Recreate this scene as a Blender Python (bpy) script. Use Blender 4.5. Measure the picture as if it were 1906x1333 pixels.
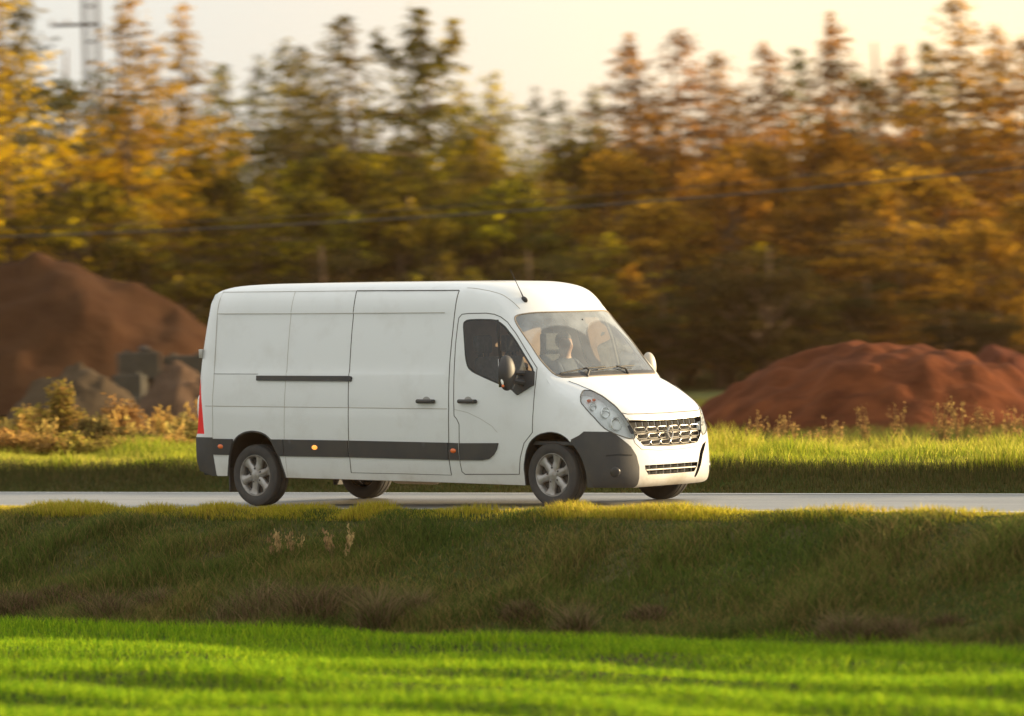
import bpy, bmesh, math, random
from mathutils import Vector, Matrix, Euler
from mathutils.geometry import delaunay_2d_cdt
import numpy as np
for o in list(bpy.data.objects): bpy.data.objects.remove(o)
SC=bpy.context.scene
COL=SC.collection
# ---------------- camera, sky, sun, exposure ----------------
YAW,PITCH,ROLL=0.707495221,1.56185398,-0.0297675466
CAM=np.array([32.9261486,-40.0735859,2.0502165])
cd=bpy.data.cameras.new('camera'); cam=bpy.data.objects.new('camera',cd); COL.objects.link(cam)
cam.matrix_world=Matrix.Translation(CAM)@(Matrix.Rotation(YAW,4,'Z')@Matrix.Rotation(PITCH,4,'X')@Matrix.Rotation(ROLL,4,'Z'))
cd.sensor_width=36; cd.lens=36*9000/1906.; cd.clip_start=1; cd.clip_end=6000
cd.dof.use_dof=True; cd.dof.focus_distance=52.3; cd.dof.aperture_fstop=1.6; cd.dof.aperture_ratio=0.5
SC.camera=cam
SC.render.engine='CYCLES'
SUN_EL=math.radians(10.5); SUN_DIR=np.array([.50,.866,0.]); SUN_DIR/=np.linalg.norm(SUN_DIR)
S3=Vector((SUN_DIR[0]*math.cos(SUN_EL),SUN_DIR[1]*math.cos(SUN_EL),math.sin(SUN_EL)))
W=bpy.data.worlds.new('World'); SC.world=W; W.use_nodes=True
nt=W.node_tree; nt.nodes.clear()
sky=nt.nodes.new('ShaderNodeTexSky'); sky.sky_type='NISHITA'; sky.sun_disc=False
sky.sun_elevation=SUN_EL; sky.sun_rotation=math.atan2(S3.x,S3.y); sky.air_density=1.0; sky.dust_density=2.5; sky.ozone_density=1.0
bg=nt.nodes.new('ShaderNodeBackground'); bg.inputs[1].default_value=0.15
# added pale sky dome; added golden glow imitates a lens flare, no cloud there
_L=nt.links.new
def _n(t,**k):
    x=nt.nodes.new(t)
    for a,b in k.items(): setattr(x,a,b)
    return x
_tc=_n('ShaderNodeTexCoord'); _sep=_n('ShaderNodeSeparateXYZ'); _L(_tc.outputs['Generated'],_sep.inputs[0])
_ab=_n('ShaderNodeMath',operation='ABSOLUTE'); _L(_sep.outputs[2],_ab.inputs[0])
_ex=_n('ShaderNodeMath',operation='MULTIPLY'); _ex.inputs[1].default_value=-4.0; _L(_ab.outputs[0],_ex.inputs[0])
_ep=_n('ShaderNodeMath',operation='EXPONENT'); _L(_ex.outputs[0],_ep.inputs[0])
_ep2=_n('ShaderNodeMath',operation='MULTIPLY_ADD'); _ep2.inputs[1].default_value=-.5; _ep2.inputs[2].default_value=1.4; _L(_ep.outputs[0],_ep2.inputs[0]); _ep=_ep2  # dome raised above the horizon as added fill for shaded faces
_dt=_n('ShaderNodeVectorMath',operation='DOT_PRODUCT'); _L(_tc.outputs['Generated'],_dt.inputs[0])
_g=Vector((-math.sin(YAW-math.radians(8.0)),math.cos(YAW-math.radians(8.0)),.055)).normalized(); _dt.inputs[1].default_value=_g
_mx=_n('ShaderNodeMath',operation='MAXIMUM'); _L(_dt.outputs['Value'],_mx.inputs[0]); _mx.inputs[1].default_value=0
_pw=_n('ShaderNodeMath',operation='POWER'); _L(_mx.outputs[0],_pw.inputs[0]); _pw.inputs[1].default_value=110
_tint=_n('ShaderNodeMix',data_type='RGBA',blend_type='MULTIPLY'); _tint.inputs[0].default_value=1; _tint.inputs[7].default_value=(.08,.073,.068,1); _L(sky.outputs[0],_tint.inputs[6])
_c1=_n('ShaderNodeVectorMath',operation='SCALE'); _c1.inputs[0].default_value=(2.12,2.18,2.10); _L(_ep.outputs[0],_c1.inputs['Scale'])
_c2=_n('ShaderNodeVectorMath',operation='SCALE'); _c2.inputs[0].default_value=(2.2,1.15,.0); _L(_pw.outputs[0],_c2.inputs['Scale'])
_a1=_n('ShaderNodeVectorMath',operation='ADD'); _L(_tint.outputs[2],_a1.inputs[0]); _L(_c1.outputs[0],_a1.inputs[1])
_a2=_n('ShaderNodeVectorMath',operation='ADD'); _L(_a1.outputs[0],_a2.inputs[0]); _L(_c2.outputs[0],_a2.inputs[1])
wo=nt.nodes.new('ShaderNodeOutputWorld')
nt.links.new(_a2.outputs[0],bg.inputs[0]); nt.links.new(bg.outputs[0],wo.inputs[0])
sd=bpy.data.lights.new('sun','SUN'); sd.energy=4.9; sd.angle=math.radians(.5); sd.color=(1.0,.77,.46)
sun=bpy.data.objects.new('sun',sd); COL.objects.link(sun); sun.rotation_euler=(-S3).to_track_quat('-Z','Y').to_euler(); sun.location=(0,0,30)
SC.view_settings.view_transform='Standard'; SC.view_settings.look='None'; SC.view_settings.gamma=1; SC.view_settings.exposure=1.22
# ---------------- helpers ----------------
rng=np.random.default_rng(7)
def link(o,parent=None):
    COL.objects.link(o)
    if parent is not None: o.parent=parent
    return o
def tag(o,label=None,cat=None,group=None,kind=None):
    if label: o['label']=label
    if cat: o['category']=cat
    if group: o['group']=group
    if kind: o['kind']=kind
    return o
def empty(name,loc=(0,0,0),parent=None):
    o=bpy.data.objects.new(name,None); o.location=loc; o.empty_display_size=.2; return link(o,parent)
def mesh_np(name,V,F,mat=None,parent=None,smooth=True,normals=None,cols=None,mats=None):
    """V (n,3); F (m,3|4) int array or list of arrays"""
    me=bpy.data.meshes.new(name); V=np.asarray(V,np.float32)
    Fs=F if isinstance(F,list) else [F]
    Fs=[np.asarray(f,np.int32) for f in Fs if len(f)]
    tot=[np.full(len(f),f.shape[1],np.int32) for f in Fs]; tot=np.concatenate(tot)
    li=np.concatenate([f.ravel() for f in Fs]); st=np.concatenate([[0],np.cumsum(tot)[:-1]]).astype(np.int32)
    me.vertices.add(len(V)); me.vertices.foreach_set('co',V.ravel())
    me.loops.add(len(li)); me.loops.foreach_set('vertex_index',li)
    me.polygons.add(len(tot)); me.polygons.foreach_set('loop_start',st); me.polygons.foreach_set('loop_total',tot)
    me.update(calc_edges=True); me.validate()
    me.polygons.foreach_set('use_smooth',np.full(len(me.polygons),smooth))
    if cols is not None:
        a=me.color_attributes.new('Col','FLOAT_COLOR','POINT'); c=np.ones((len(V),4),np.float32); c[:,:3]=cols; a.data.foreach_set('color',c.ravel())
    if normals is not None: me.normals_split_custom_set_from_vertices([tuple(n) for n in normals])
    if mat is not None:
        for m in (mat if isinstance(mat,list) else [mat]): me.materials.append(m)
    o=bpy.data.objects.new(name,me); return link(o,parent)
class MB:
    def __init__(s): s.v=[];s.f=[];s.n=0
    def add(s,V,F):
        V=[tuple(map(float,q)) for q in V]; s.f+= [tuple(int(i)+s.n for i in f) for f in F]; s.v+=V; s.n+=len(V); return s
    def box(s,c,d,rot=None,taper=1.0):
        x,y,z=[k/2 for k in d]; V=[(-x,-y,-z),(x,-y,-z),(x,y,-z),(-x,y,-z),(-x*taper,-y*taper,z),(x*taper,-y*taper,z),(x*taper,y*taper,z),(-x*taper,y*taper,z)]
        if rot is not None: V=[rot@Vector(q) for q in V]
        V=[(q[0]+c[0],q[1]+c[1],q[2]+c[2]) for q in V]
        return s.add(V,[(3,2,1,0),(4,5,6,7),(0,1,5,4),(1,2,6,5),(2,3,7,6),(3,0,4,7)])
    def tube(s,P,r,n=8,cap=True,closed=False):
        P=[Vector(q) for q in P]; R=r if hasattr(r,'__len__') else [r]*len(P); L=len(P); V=[];F=[]
        up=None
        for i,q in enumerate(P):
            a=P[(i-1)%L] if (i>0 or closed) else q; b=P[(i+1)%L] if (i<L-1 or closed) else q
            t=(b-a).normalized()
            if up is None:
                up=Vector((0,0,1)) if abs(t.z)<.9 else Vector((1,0,0))
            u=(up-t*up.dot(t)).normalized(); w=t.cross(u); up=u
            for k in range(n):
                an=2*math.pi*k/n; V.append(q+(u*math.cos(an)+w*math.sin(an))*R[i])
        for i in range(L if closed else L-1):
            for k in range(n):
                a=i*n+k;b=i*n+(k+1)%n;c=((i+1)%L)*n+(k+1)%n;d=((i+1)%L)*n+k; F.append((a,b,c,d))
        if cap and not closed: F.append(tuple(range(n-1,-1,-1))); F.append(tuple((L-1)*n+k for k in range(n)))
        return s.add(V,F)
    def lathe(s,prof,n=32,axis='y',c=(0,0,0)):
        V=[];F=[];L=len(prof)
        for r,h in prof:
            for k in range(n):
                a=2*math.pi*k/n; x,z=r*math.cos(a),r*math.sin(a)
                q={'y':(x,h,z),'z':(x,z,h),'x':(h,x,z)}[axis]
                V.append((q[0]+c[0],q[1]+c[1],q[2]+c[2]))
        for i in range(L-1):
            for k in range(n): F.append((i*n+k,i*n+(k+1)%n,(i+1)*n+(k+1)%n,(i+1)*n+k))
        return s.add(V,F)
    def sphere(s,c,r,n=12,m=8,rot=None):
        r=r if hasattr(r,'__len__') else (r,)*3; V=[];F=[]
        for i in range(m+1):
            t=math.pi*i/m
            for k in range(n):
                a=2*math.pi*k/n; q=Vector((r[0]*math.sin(t)*math.cos(a),r[1]*math.sin(t)*math.sin(a),r[2]*math.cos(t)))
                if rot is not None: q=rot@q
                V.append((q[0]+c[0],q[1]+c[1],q[2]+c[2]))
        for i in range(m):
            for k in range(n): F.append((i*n+k,(i+1)*n+k,(i+1)*n+(k+1)%n,i*n+(k+1)%n))
        return s.add(V,F)
    def build(s,name,mat,parent=None,smooth=True,bevel=0,xf=None,angle=35):
        me=bpy.data.meshes.new(name); V=[xf(q) for q in s.v] if xf else s.v
        me.from_pydata(V,[],s.f); bm=bmesh.new(); bm.from_mesh(me)
        bmesh.ops.remove_doubles(bm,verts=bm.verts,dist=1e-5); bmesh.ops.recalc_face_normals(bm,faces=bm.faces)
        if bevel: bmesh.ops.bevel(bm,geom=[e for e in bm.edges if len(e.link_faces)==2 and e.calc_face_angle(0)>.5],offset=bevel,segments=3,profile=.6,affect='EDGES')
        bm.to_mesh(me); bm.free(); me.materials.append(mat)
        if smooth:
            me.polygons.foreach_set('use_smooth',[True]*len(me.polygons)); me.set_sharp_from_angle(angle=math.radians(angle))
        o=bpy.data.objects.new(name,me); return link(o,parent)
# ---------------- materials ----------------
def principled(name,col,rough=.5,metal=0,coat=0,**kw):
    m=bpy.data.materials.new(name); m.use_nodes=True; n=m.node_tree; b=n.nodes['Principled BSDF']
    b.inputs['Base Color'].default_value=(*col,1); b.inputs['Roughness'].default_value=rough; b.inputs['Metallic'].default_value=metal
    b.inputs['Coat Weight'].default_value=coat; b.inputs['Coat Roughness'].default_value=.08
    for k,v in kw.items(): b.inputs[k].default_value=v
    return m
def noisy(m,c1,c2,scale=5,detail=4,lo=.35,hi=.65,bump=0,coords='Object',stretch=None,bumpscale=None):
    n=m.node_tree;L=n.links;b=n.nodes['Principled BSDF']
    tc=n.nodes.new('ShaderNodeTexCoord'); mp=n.nodes.new('ShaderNodeMapping'); L.new(tc.outputs[coords],mp.inputs[0])
    if stretch: mp.inputs['Scale'].default_value=stretch
    t=n.nodes.new('ShaderNodeTexNoise'); t.inputs['Scale'].default_value=scale; t.inputs['Detail'].default_value=detail; L.new(mp.outputs[0],t.inputs['Vector'])
    r=n.nodes.new('ShaderNodeMapRange'); r.inputs[1].default_value=lo; r.inputs[2].default_value=hi; L.new(t.outputs[0],r.inputs[0])
    x=n.nodes.new('ShaderNodeMix'); x.data_type='RGBA'; x.inputs[6].default_value=(*c1,1); x.inputs[7].default_value=(*c2,1); L.new(r.outputs[0],x.inputs[0]); L.new(x.outputs[2],b.inputs['Base Color'])
    if bump:
        t2=n.nodes.new('ShaderNodeTexNoise'); t2.inputs['Scale'].default_value=bumpscale or scale*3; t2.inputs['Detail'].default_value=5; L.new(mp.outputs[0],t2.inputs['Vector'])
        bp=n.nodes.new('ShaderNodeBump'); bp.inputs['Strength'].default_value=bump; bp.inputs['Distance'].default_value=.05; L.new(t2.outputs[0],bp.inputs['Height']); L.new(bp.outputs[0],b.inputs['Normal'])
    return m
def leafmat(name,trans=.45,rough=.6,hue=(1,1,1)):
    """foliage: colour from the mesh's own per-leaf attribute, light passes through"""
    m=bpy.data.materials.new(name); m.use_nodes=True; n=m.node_tree;L=n.links; b=n.nodes['Principled BSDF']; out=n.nodes['Material Output']
    at=n.nodes.new('ShaderNodeVertexColor'); at.layer_name='Col'
    oi=n.nodes.new('ShaderNodeObjectInfo'); hv=n.nodes.new('ShaderNodeHueSaturation')
    mr=n.nodes.new('ShaderNodeMapRange'); mr.inputs[3].default_value=.75; mr.inputs[4].default_value=1.25; L.new(oi.outputs['Random'],mr.inputs[0]); L.new(mr.outputs[0],hv.inputs['Value'])
    mh=n.nodes.new('ShaderNodeMapRange'); mh.inputs[3].default_value=.485; mh.inputs[4].default_value=.512; L.new(oi.outputs['Random'],mh.inputs[0]); L.new(mh.outputs[0],hv.inputs['Hue'])
    mx=n.nodes.new('ShaderNodeMix'); mx.data_type='RGBA'; mx.blend_type='MULTIPLY'; mx.inputs[0].default_value=1; mx.inputs[7].default_value=(*hue,1)
    L.new(at.outputs[0],mx.inputs[6]); L.new(mx.outputs[2],hv.inputs['Color'])
    L.new(hv.outputs[0],b.inputs['Base Color']); b.inputs['Roughness'].default_value=rough; b.inputs['Specular IOR Level'].default_value=.04
    t=n.nodes.new('ShaderNodeBsdfTranslucent'); g=n.nodes.new('ShaderNodeGamma'); g.inputs[1].default_value=.9; L.new(hv.outputs[0],g.inputs[0]); L.new(g.outputs[0],t.inputs[0])
    ms=n.nodes.new('ShaderNodeMixShader'); ms.inputs[0].default_value=trans; L.new(b.outputs[0],ms.inputs[1]); L.new(t.outputs[0],ms.inputs[2]); L.new(ms.outputs[0],out.inputs[0])
    return m
def glassmat(name,tint,rough=.02,dust=0,dustcol=(.5,.48,.44),ior=1.55):
    m=bpy.data.materials.new(name); m.use_nodes=True; n=m.node_tree;L=n.links; n.nodes.remove(n.nodes['Principled BSDF']); out=n.nodes['Material Output']
    tr=n.nodes.new('ShaderNodeBsdfTransparent'); tr.inputs[0].default_value=(*tint,1)
    gl=n.nodes.new('ShaderNodeBsdfGlossy'); gl.inputs['Roughness'].default_value=rough
    fr=n.nodes.new('ShaderNodeFresnel'); fr.inputs[0].default_value=ior
    a=n.nodes.new('ShaderNodeMixShader'); L.new(fr.outputs[0],a.inputs[0]); L.new(tr.outputs[0],a.inputs[1]); L.new(gl.outputs[0],a.inputs[2])
    last=a
    if dust:
        df=n.nodes.new('ShaderNodeBsdfDiffuse'); df.inputs[0].default_value=(*dustcol,1)
        c=n.nodes.new('ShaderNodeMixShader'); c.inputs[0].default_value=dust; L.new(a.outputs[0],c.inputs[1]); L.new(df.outputs[0],c.inputs[2]); last=c
        c.name='dustmix'
    L.new(last.outputs[0],out.inputs[0]); return m
#SURF_BEGIN
import numpy as np
# centre line (px,pz), half width yE, edge line (ex,ez), power m ; body frame: x forward, z up
ROWS=np.array([
(.74,.24,.94,.54,.26,4.5),(.80,.27,.955,.53,.29,4.8),(.835,.36,.965,.53,.38,4.9),(.845,.50,.975,.52,.50,4.9),(.845,.65,.985,.49,.65,4.9),
(.825,.82,.98,.47,.82,5.0),(.80,.93,.97,.44,.92,5.2),(.775,1.03,.96,.40,1.00,5.3),(.73,1.095,.955,.37,1.06,5.2),
(.62,1.175,.955,.31,1.13,5.0),(.45,1.27,.955,.23,1.19,5.0),(.28,1.345,.955,.12,1.25,5.0),(.16,1.40,.95,.0,1.32,4.4),
(.07,1.475,.935,-.09,1.43,3.0),(-.06,1.64,.91,-.22,1.58,2.4),(-.20,1.83,.885,-.38,1.77,2.3),(-.33,2.01,.86,-.56,1.96,2.3),
(-.42,2.13,.85,-.67,2.08,2.4),(-.52,2.25,.845,-.78,2.19,2.7),(-.65,2.35,.84,-.90,2.27,3.2),(-.85,2.40,.835,-1.05,2.315,4.2),
(-1.2,2.43,.835,-1.3,2.34,6),(-2.0,2.44,.835,-2.0,2.345,7),(-3.2,2.44,.835,-3.2,2.345,7),(-4.3,2.435,.835,-4.3,2.345,7),(-4.8,2.42,.83,-4.80,2.343,7),
(-5.02,2.39,.825,-4.985,2.325,6.5),(-5.13,2.32,.84,-5.045,2.25,6),(-5.17,2.15,.87,-5.06,2.12,6),(-5.22,1.8,.93,-5.09,1.8,6),(-5.26,1.4,.975,-5.13,1.4,6),
(-5.28,1.0,.995,-5.16,1.0,6),(-5.30,.78,1.0,-5.18,.78,6),(-5.35,.70,1.0,-5.21,.70,6),(-5.36,.5,1.0,-5.21,.5,6),(-5.33,.34,.99,-5.17,.34,6)])
def _pchip(x,y,q):
    h=np.diff(x);d=np.diff(y)/h;m=np.zeros(len(x))
    for i in range(1,len(x)-1):
        if d[i-1]*d[i]>0:
            w1=2*h[i]+h[i-1];w2=h[i]+2*h[i-1];m[i]=(w1+w2)/(w1/d[i-1]+w2/d[i])
    m[0]=d[0];m[-1]=d[-1]
    i=np.clip(np.searchsorted(x,q,side='right')-1,0,len(x)-2);t=(q-x[i])/h[i]
    return (2*t**3-3*t**2+1)*y[i]+(t**3-2*t**2+t)*h[i]*m[i]+(3*t**2-2*t**3)*y[i+1]+(t**3-t**2)*h[i]*m[i+1]
S_=np.concatenate([[0],np.cumsum(np.hypot(np.diff(ROWS[:,0]),np.diff(ROWS[:,1])))])
SMAX=S_[-1]
def row(s): return [_pchip(S_,ROWS[:,k],np.clip(s,0,SMAX)) for k in range(6)]
def yedge(s): return row(np.asarray(s,float))[2]
def front(s,y):
    s=np.asarray(s,float);y=np.asarray(y,float)
    px,pz,ye,ex,ez,m=row(s);u=np.abs(y)/ye;g=u**m
    return np.stack([px+(ex-px)*g,y,pz+(ez-pz)*g],-1)
_c=[]
_hz=[(.28,.975),(.42,1.0),(.6,1.02),(.85,1.03),(1.1,1.03),(1.4,1.012),(1.7,.977),(1.95,.940),(2.12,.910),(2.24,.882),(2.31,.858)]
for _x in (-5.0,-4.5,-3.9,-3.2,-2.5,-1.9,-1.4,-1.0):
    for _z,_y in _hz:
        if _x==-1.0 and _z>2.2: continue
        _c.append((_x,_z,_y*(.992 if _x==-5.0 else 1.0)))
_c+=[(-.6,z,y) for z,y in ((.28,.975),(.5,1.01),(.8,1.03),(1.1,1.028),(1.4,1.003),(1.7,.957),(1.9,.912))]
_c+=[(-.25,z,y) for z,y in ((.28,.975),(.5,1.01),(.8,1.03),(1.1,1.02),(1.35,.985),(1.5,.955))]
_c+=[(.05,z,y) for z,y in ((.85,1.03),(1.05,1.012),(1.2,.98))]+[(.3,.3,.985),(.3,.5,1.012),(.3,.7,1.015),(.28,.85,1.01),(.2,1.05,.985),(-.05,1.35,.955)]
_ss=np.linspace(0.02,SMAX,90);_r=row(_ss)
_c+=list(zip(_r[3],_r[4],_r[2]))
_c=np.array(_c)
def _tps(r2): return .5*r2*np.log(np.maximum(r2,1e-12))
_n=len(_c);_d2=((_c[:,None,:2]-_c[None,:,:2])**2).sum(-1)
_A=np.zeros((_n+3,_n+3));_A[:_n,:_n]=_tps(_d2)+1e-5*np.eye(_n);_A[:_n,_n]=1;_A[:_n,_n+1:]=_c[:,:2];_A[_n,:_n]=1;_A[_n+1:,:_n]=_c[:,:2].T
_w=np.linalg.solve(_A,np.concatenate([_c[:,2],[0,0,0]]))
def _step(t): t=np.clip(t,0,1);return t*t*(3-2*t)
def side_raw(x,z):
    x=np.asarray(x,float);z=np.asarray(z,float)
    r2=(x[...,None]-_c[:,0])**2+(z[...,None]-_c[:,1])**2
    return _tps(r2)@_w[:_n]+_w[_n]+_w[_n+1]*x+_w[_n+2]*z
def side(x,z,relief=True):
    y=side_raw(x,z)
    if relief:   # pressed panels of the cargo side
        inx=_step((x+4.84)/.03)*_step((-1.42-x)/.03)
        p=_step((z-1.445)/.03)*_step((2.115-z)/.022)
        y=y-.010*p*inx
        gr=np.exp(-((z-1.075)/.010)**2)*_step((-.75-x)/.3)*_step((x+5.1)/.05)
        y=y-.004*gr
    return y
#SURF_END
# ================= VAN =================
KT=.019
def T(v): return (v[0],v[1],v[2]-KT*(v[0]+2.2))
def Tn(A): A=np.array(A,float); A[...,2]-=KT*(A[...,0]+2.2); return A
def side_pt(x,z,sg=-1,relief=True):
    y=side(x,z,relief); return np.stack([np.asarray(x,float),sg*y,np.asarray(z,float)],-1)
def side_n(x,z,sg=-1):
    e=.01; dx=(side_raw(x+e,z)-side_raw(x-e,z))/(2*e); dz=(side_raw(x,z+e)-side_raw(x,z-e))/(2*e)
    n=np.stack([-dx,sg*np.ones_like(dx),-dz],-1); return n/np.linalg.norm(n,axis=-1,keepdims=True)
def front_n(s,y):
    e=.004; s=np.asarray(s,float);y=np.asarray(y,float)
    a=front(np.clip(s+e,0,SMAX),y)-front(np.clip(s-e,0,SMAX),y); ye=yedge(s)
    y1=np.clip(y+e,-ye,ye);y0=np.clip(y-e,-ye,ye); c=front(s,y1)-front(s,y0)
    n=np.cross(a,c); n/=np.linalg.norm(n,axis=-1,keepdims=True)+1e-9
    p=front(s,y); ctr=np.stack([np.clip(p[...,0],-5,.2),0*p[...,0],0*p[...,0]+.9],-1)
    fl=((p-ctr)*n).sum(-1)<0; n[fl]*=-1; return n
class Side:
    def __init__(s,sg): s.sg=sg
    def pt(s,q): q=np.asarray(q,float); return side_pt(q[...,0],q[...,1],s.sg)
    def nm(s,q): q=np.asarray(q,float); return side_n(q[...,0],q[...,1],s.sg)
class Front:
    def pt(s,q): q=np.asarray(q,float); return front(q[...,0],q[...,1])
    def nm(s,q): q=np.asarray(q,float); return front_n(q[...,0],q[...,1])
SN,SF,FR=Side(-1),Side(1),Front()
def inpoly(P,poly):
    x,y=P[:,0],P[:,1]; c=np.zeros(len(P),bool); poly=np.asarray(poly,float)
    for i in range(len(poly)):
        a,b=poly[i-1],poly[i]
        k=((a[1]>y)!=(b[1]>y)); 
        with np.errstate(divide='ignore',invalid='ignore'): c^=k&(x<(b[0]-a[0])*(y-a[1])/(b[1]-a[1]+1e-15)+a[0])
    return c
def resample(P,st,closed=False):
    P=[np.asarray(q,float) for q in P]; out=[]; n=len(P)
    for i in range(n if closed else n-1):
        a,b=P[i],P[(i+1)%n]; k=max(1,int(np.ceil(np.linalg.norm(b-a)/st)))
        out+= [a+(b-a)*j/k for j in range(k)]
    if not closed: out.append(P[-1])
    return np.array(out)
def smoothpoly(P,closed=True,it=2):
    P=[np.asarray(q,float) for q in P]
    for _ in range(it):
        Q=[];n=len(P)
        if not closed: Q.append(P[0])
        for i in range(n if closed else n-1):
            a,b=P[i],P[(i+1)%n]; Q+=[a*.8+b*.2,a*.2+b*.8]
        if not closed: Q.append(P[-1])
        P=Q
    return P
def segdist(G,a,b):
    d=b-a; t=np.clip(((G-a)@d)/(d@d+1e-12),0,1); return np.linalg.norm(G-(a+t[:,None]*d),axis=1)
def cdt(outer,lines,gx,gy):
    """constrained triangulation of the outline with the given lines and a grid of inner points"""
    V=[];E=[]
    def loop(P,closed):
        n0=len(V);V.extend([Vector((float(q[0]),float(q[1]))) for q in P]);m=len(P)
        E.extend([(n0+i,n0+(i+1)%m) for i in range(m if closed else m-1)])
    loop(outer,True)
    for P,c in lines: loop(P,c)
    G=np.array(np.meshgrid(gx,gy)).reshape(2,-1).T; G=G[inpoly(G,outer)]
    keep=np.ones(len(G),bool)
    for a,b in E:
        A=np.array(V[a]);B=np.array(V[b]); near=np.abs(G-(A+B)/2).max(1)<np.linalg.norm(B-A)/2+.03
        idx=np.where(near&keep)[0]
        if len(idx): keep[idx]=segdist(G[idx],A,B)>.014
    V.extend([Vector(map(float,q)) for q in G[keep]])
    r=delaunay_2d_cdt(V,E,[],0,1e-5)
    P=np.array([tuple(q) for q in r[0]]);F=np.array([f for f in r[2]]); c=P[F].mean(1); F=F[inpoly(c,outer)]
    return P,F
def patch(name,poly,ch,mat,parent,off,grid=.05,skirt=None,closed=True,flip=False):
    """a pad or pocket whose outline lies on the body skin; off>0 stands proud, off<0 lies inside"""
    poly=resample(poly,.03,True); lo=poly.min(0);hi=poly.max(0)
    P,F=cdt(poly,[],np.arange(lo[0],hi[0],grid)+grid/2,np.arange(lo[1],hi[1],grid)+grid/2)
    A=ch.pt(P)+ch.nm(P)*off; n=len(A)
    V=A;Fs=[F]
    if skirt is not None:
        B0=ch.pt(poly)+ch.nm(poly)*off; B1=ch.pt(poly)+ch.nm(poly)*skirt; m=len(poly)
        V=np.concatenate([A,B0,B1]); i=np.arange(m);j=(i+1)%m
        Fs.append(np.stack([n+i,n+j,n+m+j,n+m+i],1))
    o=mesh_np(name,Tn(V),Fs,mat,parent)
    o.data.set_sharp_from_angle(angle=math.radians(40)); return o
def seam(name,line,ch,mat,parent,r=.0035,off=.0,closed=False):
    L=resample(line,.03,closed); A=ch.pt(L)+ch.nm(L)*off
    m=MB(); m.tube([T(q) for q in A],r,6,closed=closed); return m.build(name,mat,parent)

# --- materials
paint=principled('white_paint',(.76,.755,.74),.32,0,.6)
n=paint.node_tree;L=n.links;b_=n.nodes['Principled BSDF']
tc=n.nodes.new('ShaderNodeTexCoord');sx=n.nodes.new('ShaderNodeSeparateXYZ');L.new(tc.outputs['Object'],sx.inputs[0])
no=n.nodes.new('ShaderNodeTexNoise');no.inputs['Scale'].default_value=2.2;no.inputs['Detail'].default_value=8;no.inputs['Roughness'].default_value=.65;L.new(tc.outputs['Object'],no.inputs['Vector'])
mr=n.nodes.new('ShaderNodeMapRange');mr.inputs[1].default_value=.555;mr.inputs[2].default_value=.15;mr.inputs[3].default_value=0;mr.inputs[4].default_value=1.35;L.new(sx.outputs[2],mr.inputs[0])
mm=n.nodes.new('ShaderNodeMath');mm.operation='MULTIPLY';L.new(mr.outputs[0],mm.inputs[0]);L.new(no.outputs[0],mm.inputs[1])
m2=n.nodes.new('ShaderNodeMath');m2.operation='ADD';m2.use_clamp=True;L.new(mm.outputs[0],m2.inputs[0])
n3=n.nodes.new('ShaderNodeMapRange');n3.inputs[1].default_value=.5;n3.inputs[2].default_value=.75;n3.inputs[4].default_value=.22;L.new(no.outputs[0],n3.inputs[0]);L.new(n3.outputs[0],m2.inputs[1])
mx=n.nodes.new('ShaderNodeMix');mx.data_type='RGBA';mx.inputs[6].default_value=(.72,.72,.71,1);mx.inputs[7].default_value=(.38,.33,.26,1);L.new(m2.outputs[0],mx.inputs[0]);L.new(mx.outputs[2],b_.inputs['Base Color'])
rr=n.nodes.new('ShaderNodeMapRange');rr.inputs[3].default_value=.28;rr.inputs[4].default_value=.7;L.new(m2.outputs[0],rr.inputs[0]);L.new(rr.outputs[0],b_.inputs['Roughness'])
black=noisy(principled('textured_black_plastic',(.03,.03,.031),.55),(.034,.034,.036),(.05,.047,.042),4,5,.4,.7,.05,bumpscale=90)
seal=principled('black_rubber',(.02,.02,.02),.6)
gap=principled('panel_gap_shadow',(.10,.095,.085),.9)
gapl=principled('joint_crease_shade',(.42,.39,.34),.8)  # grey of soft joints; along pressed creases it paints their shade
chrome=principled('satin_chrome',(.50,.48,.45),.3,.8)
silver=noisy(principled('wheel_silver',(.5,.49,.47),.4,.6),(.36,.34,.32),(.22,.19,.165),9,4,.4,.7)
rubber=noisy(principled('tyre_rubber',(.03,.03,.03),.8),(.028,.028,.029),(.055,.05,.045),6,4)
dark=principled('dark_recess',(.012,.012,.012),.9)
redl=principled('red_lens',(.85,.008,.006),.35,0,0,**{'Specular IOR Level':.15}); creaml=principled('clear_lens',(.85,.82,.74),.12,0,.8)
amber=principled('amber_lens',(.75,.14,.02),.25,0,.5)
lit=principled('lit_amber_lens',(.9,.3,.05),.3); lit.node_tree.nodes['Principled BSDF'].inputs['Emission Color'].default_value=(1,.35,.06,1); lit.node_tree.nodes['Principled BSDF'].inputs['Emission Strength'].default_value=.55
cabin=noisy(principled('cabin_grey',(.05,.052,.055),.8),(.045,.047,.05),(.07,.07,.072),5)
seatm=noisy(principled('seat_cloth',(.06,.062,.068),.9),(.05,.052,.058),(.085,.085,.09),25)
dashm=noisy(principled('dash_grey',(.10,.11,.115),.6),(.09,.1,.105),(.13,.14,.14),8)
wsg=glassmat('windscreen_glass',(.80,.86,.84),.03,.16,(.50,.54,.57),1.8); sdg=glassmat('side_glass',(.80,.82,.80),.02,.02)
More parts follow.
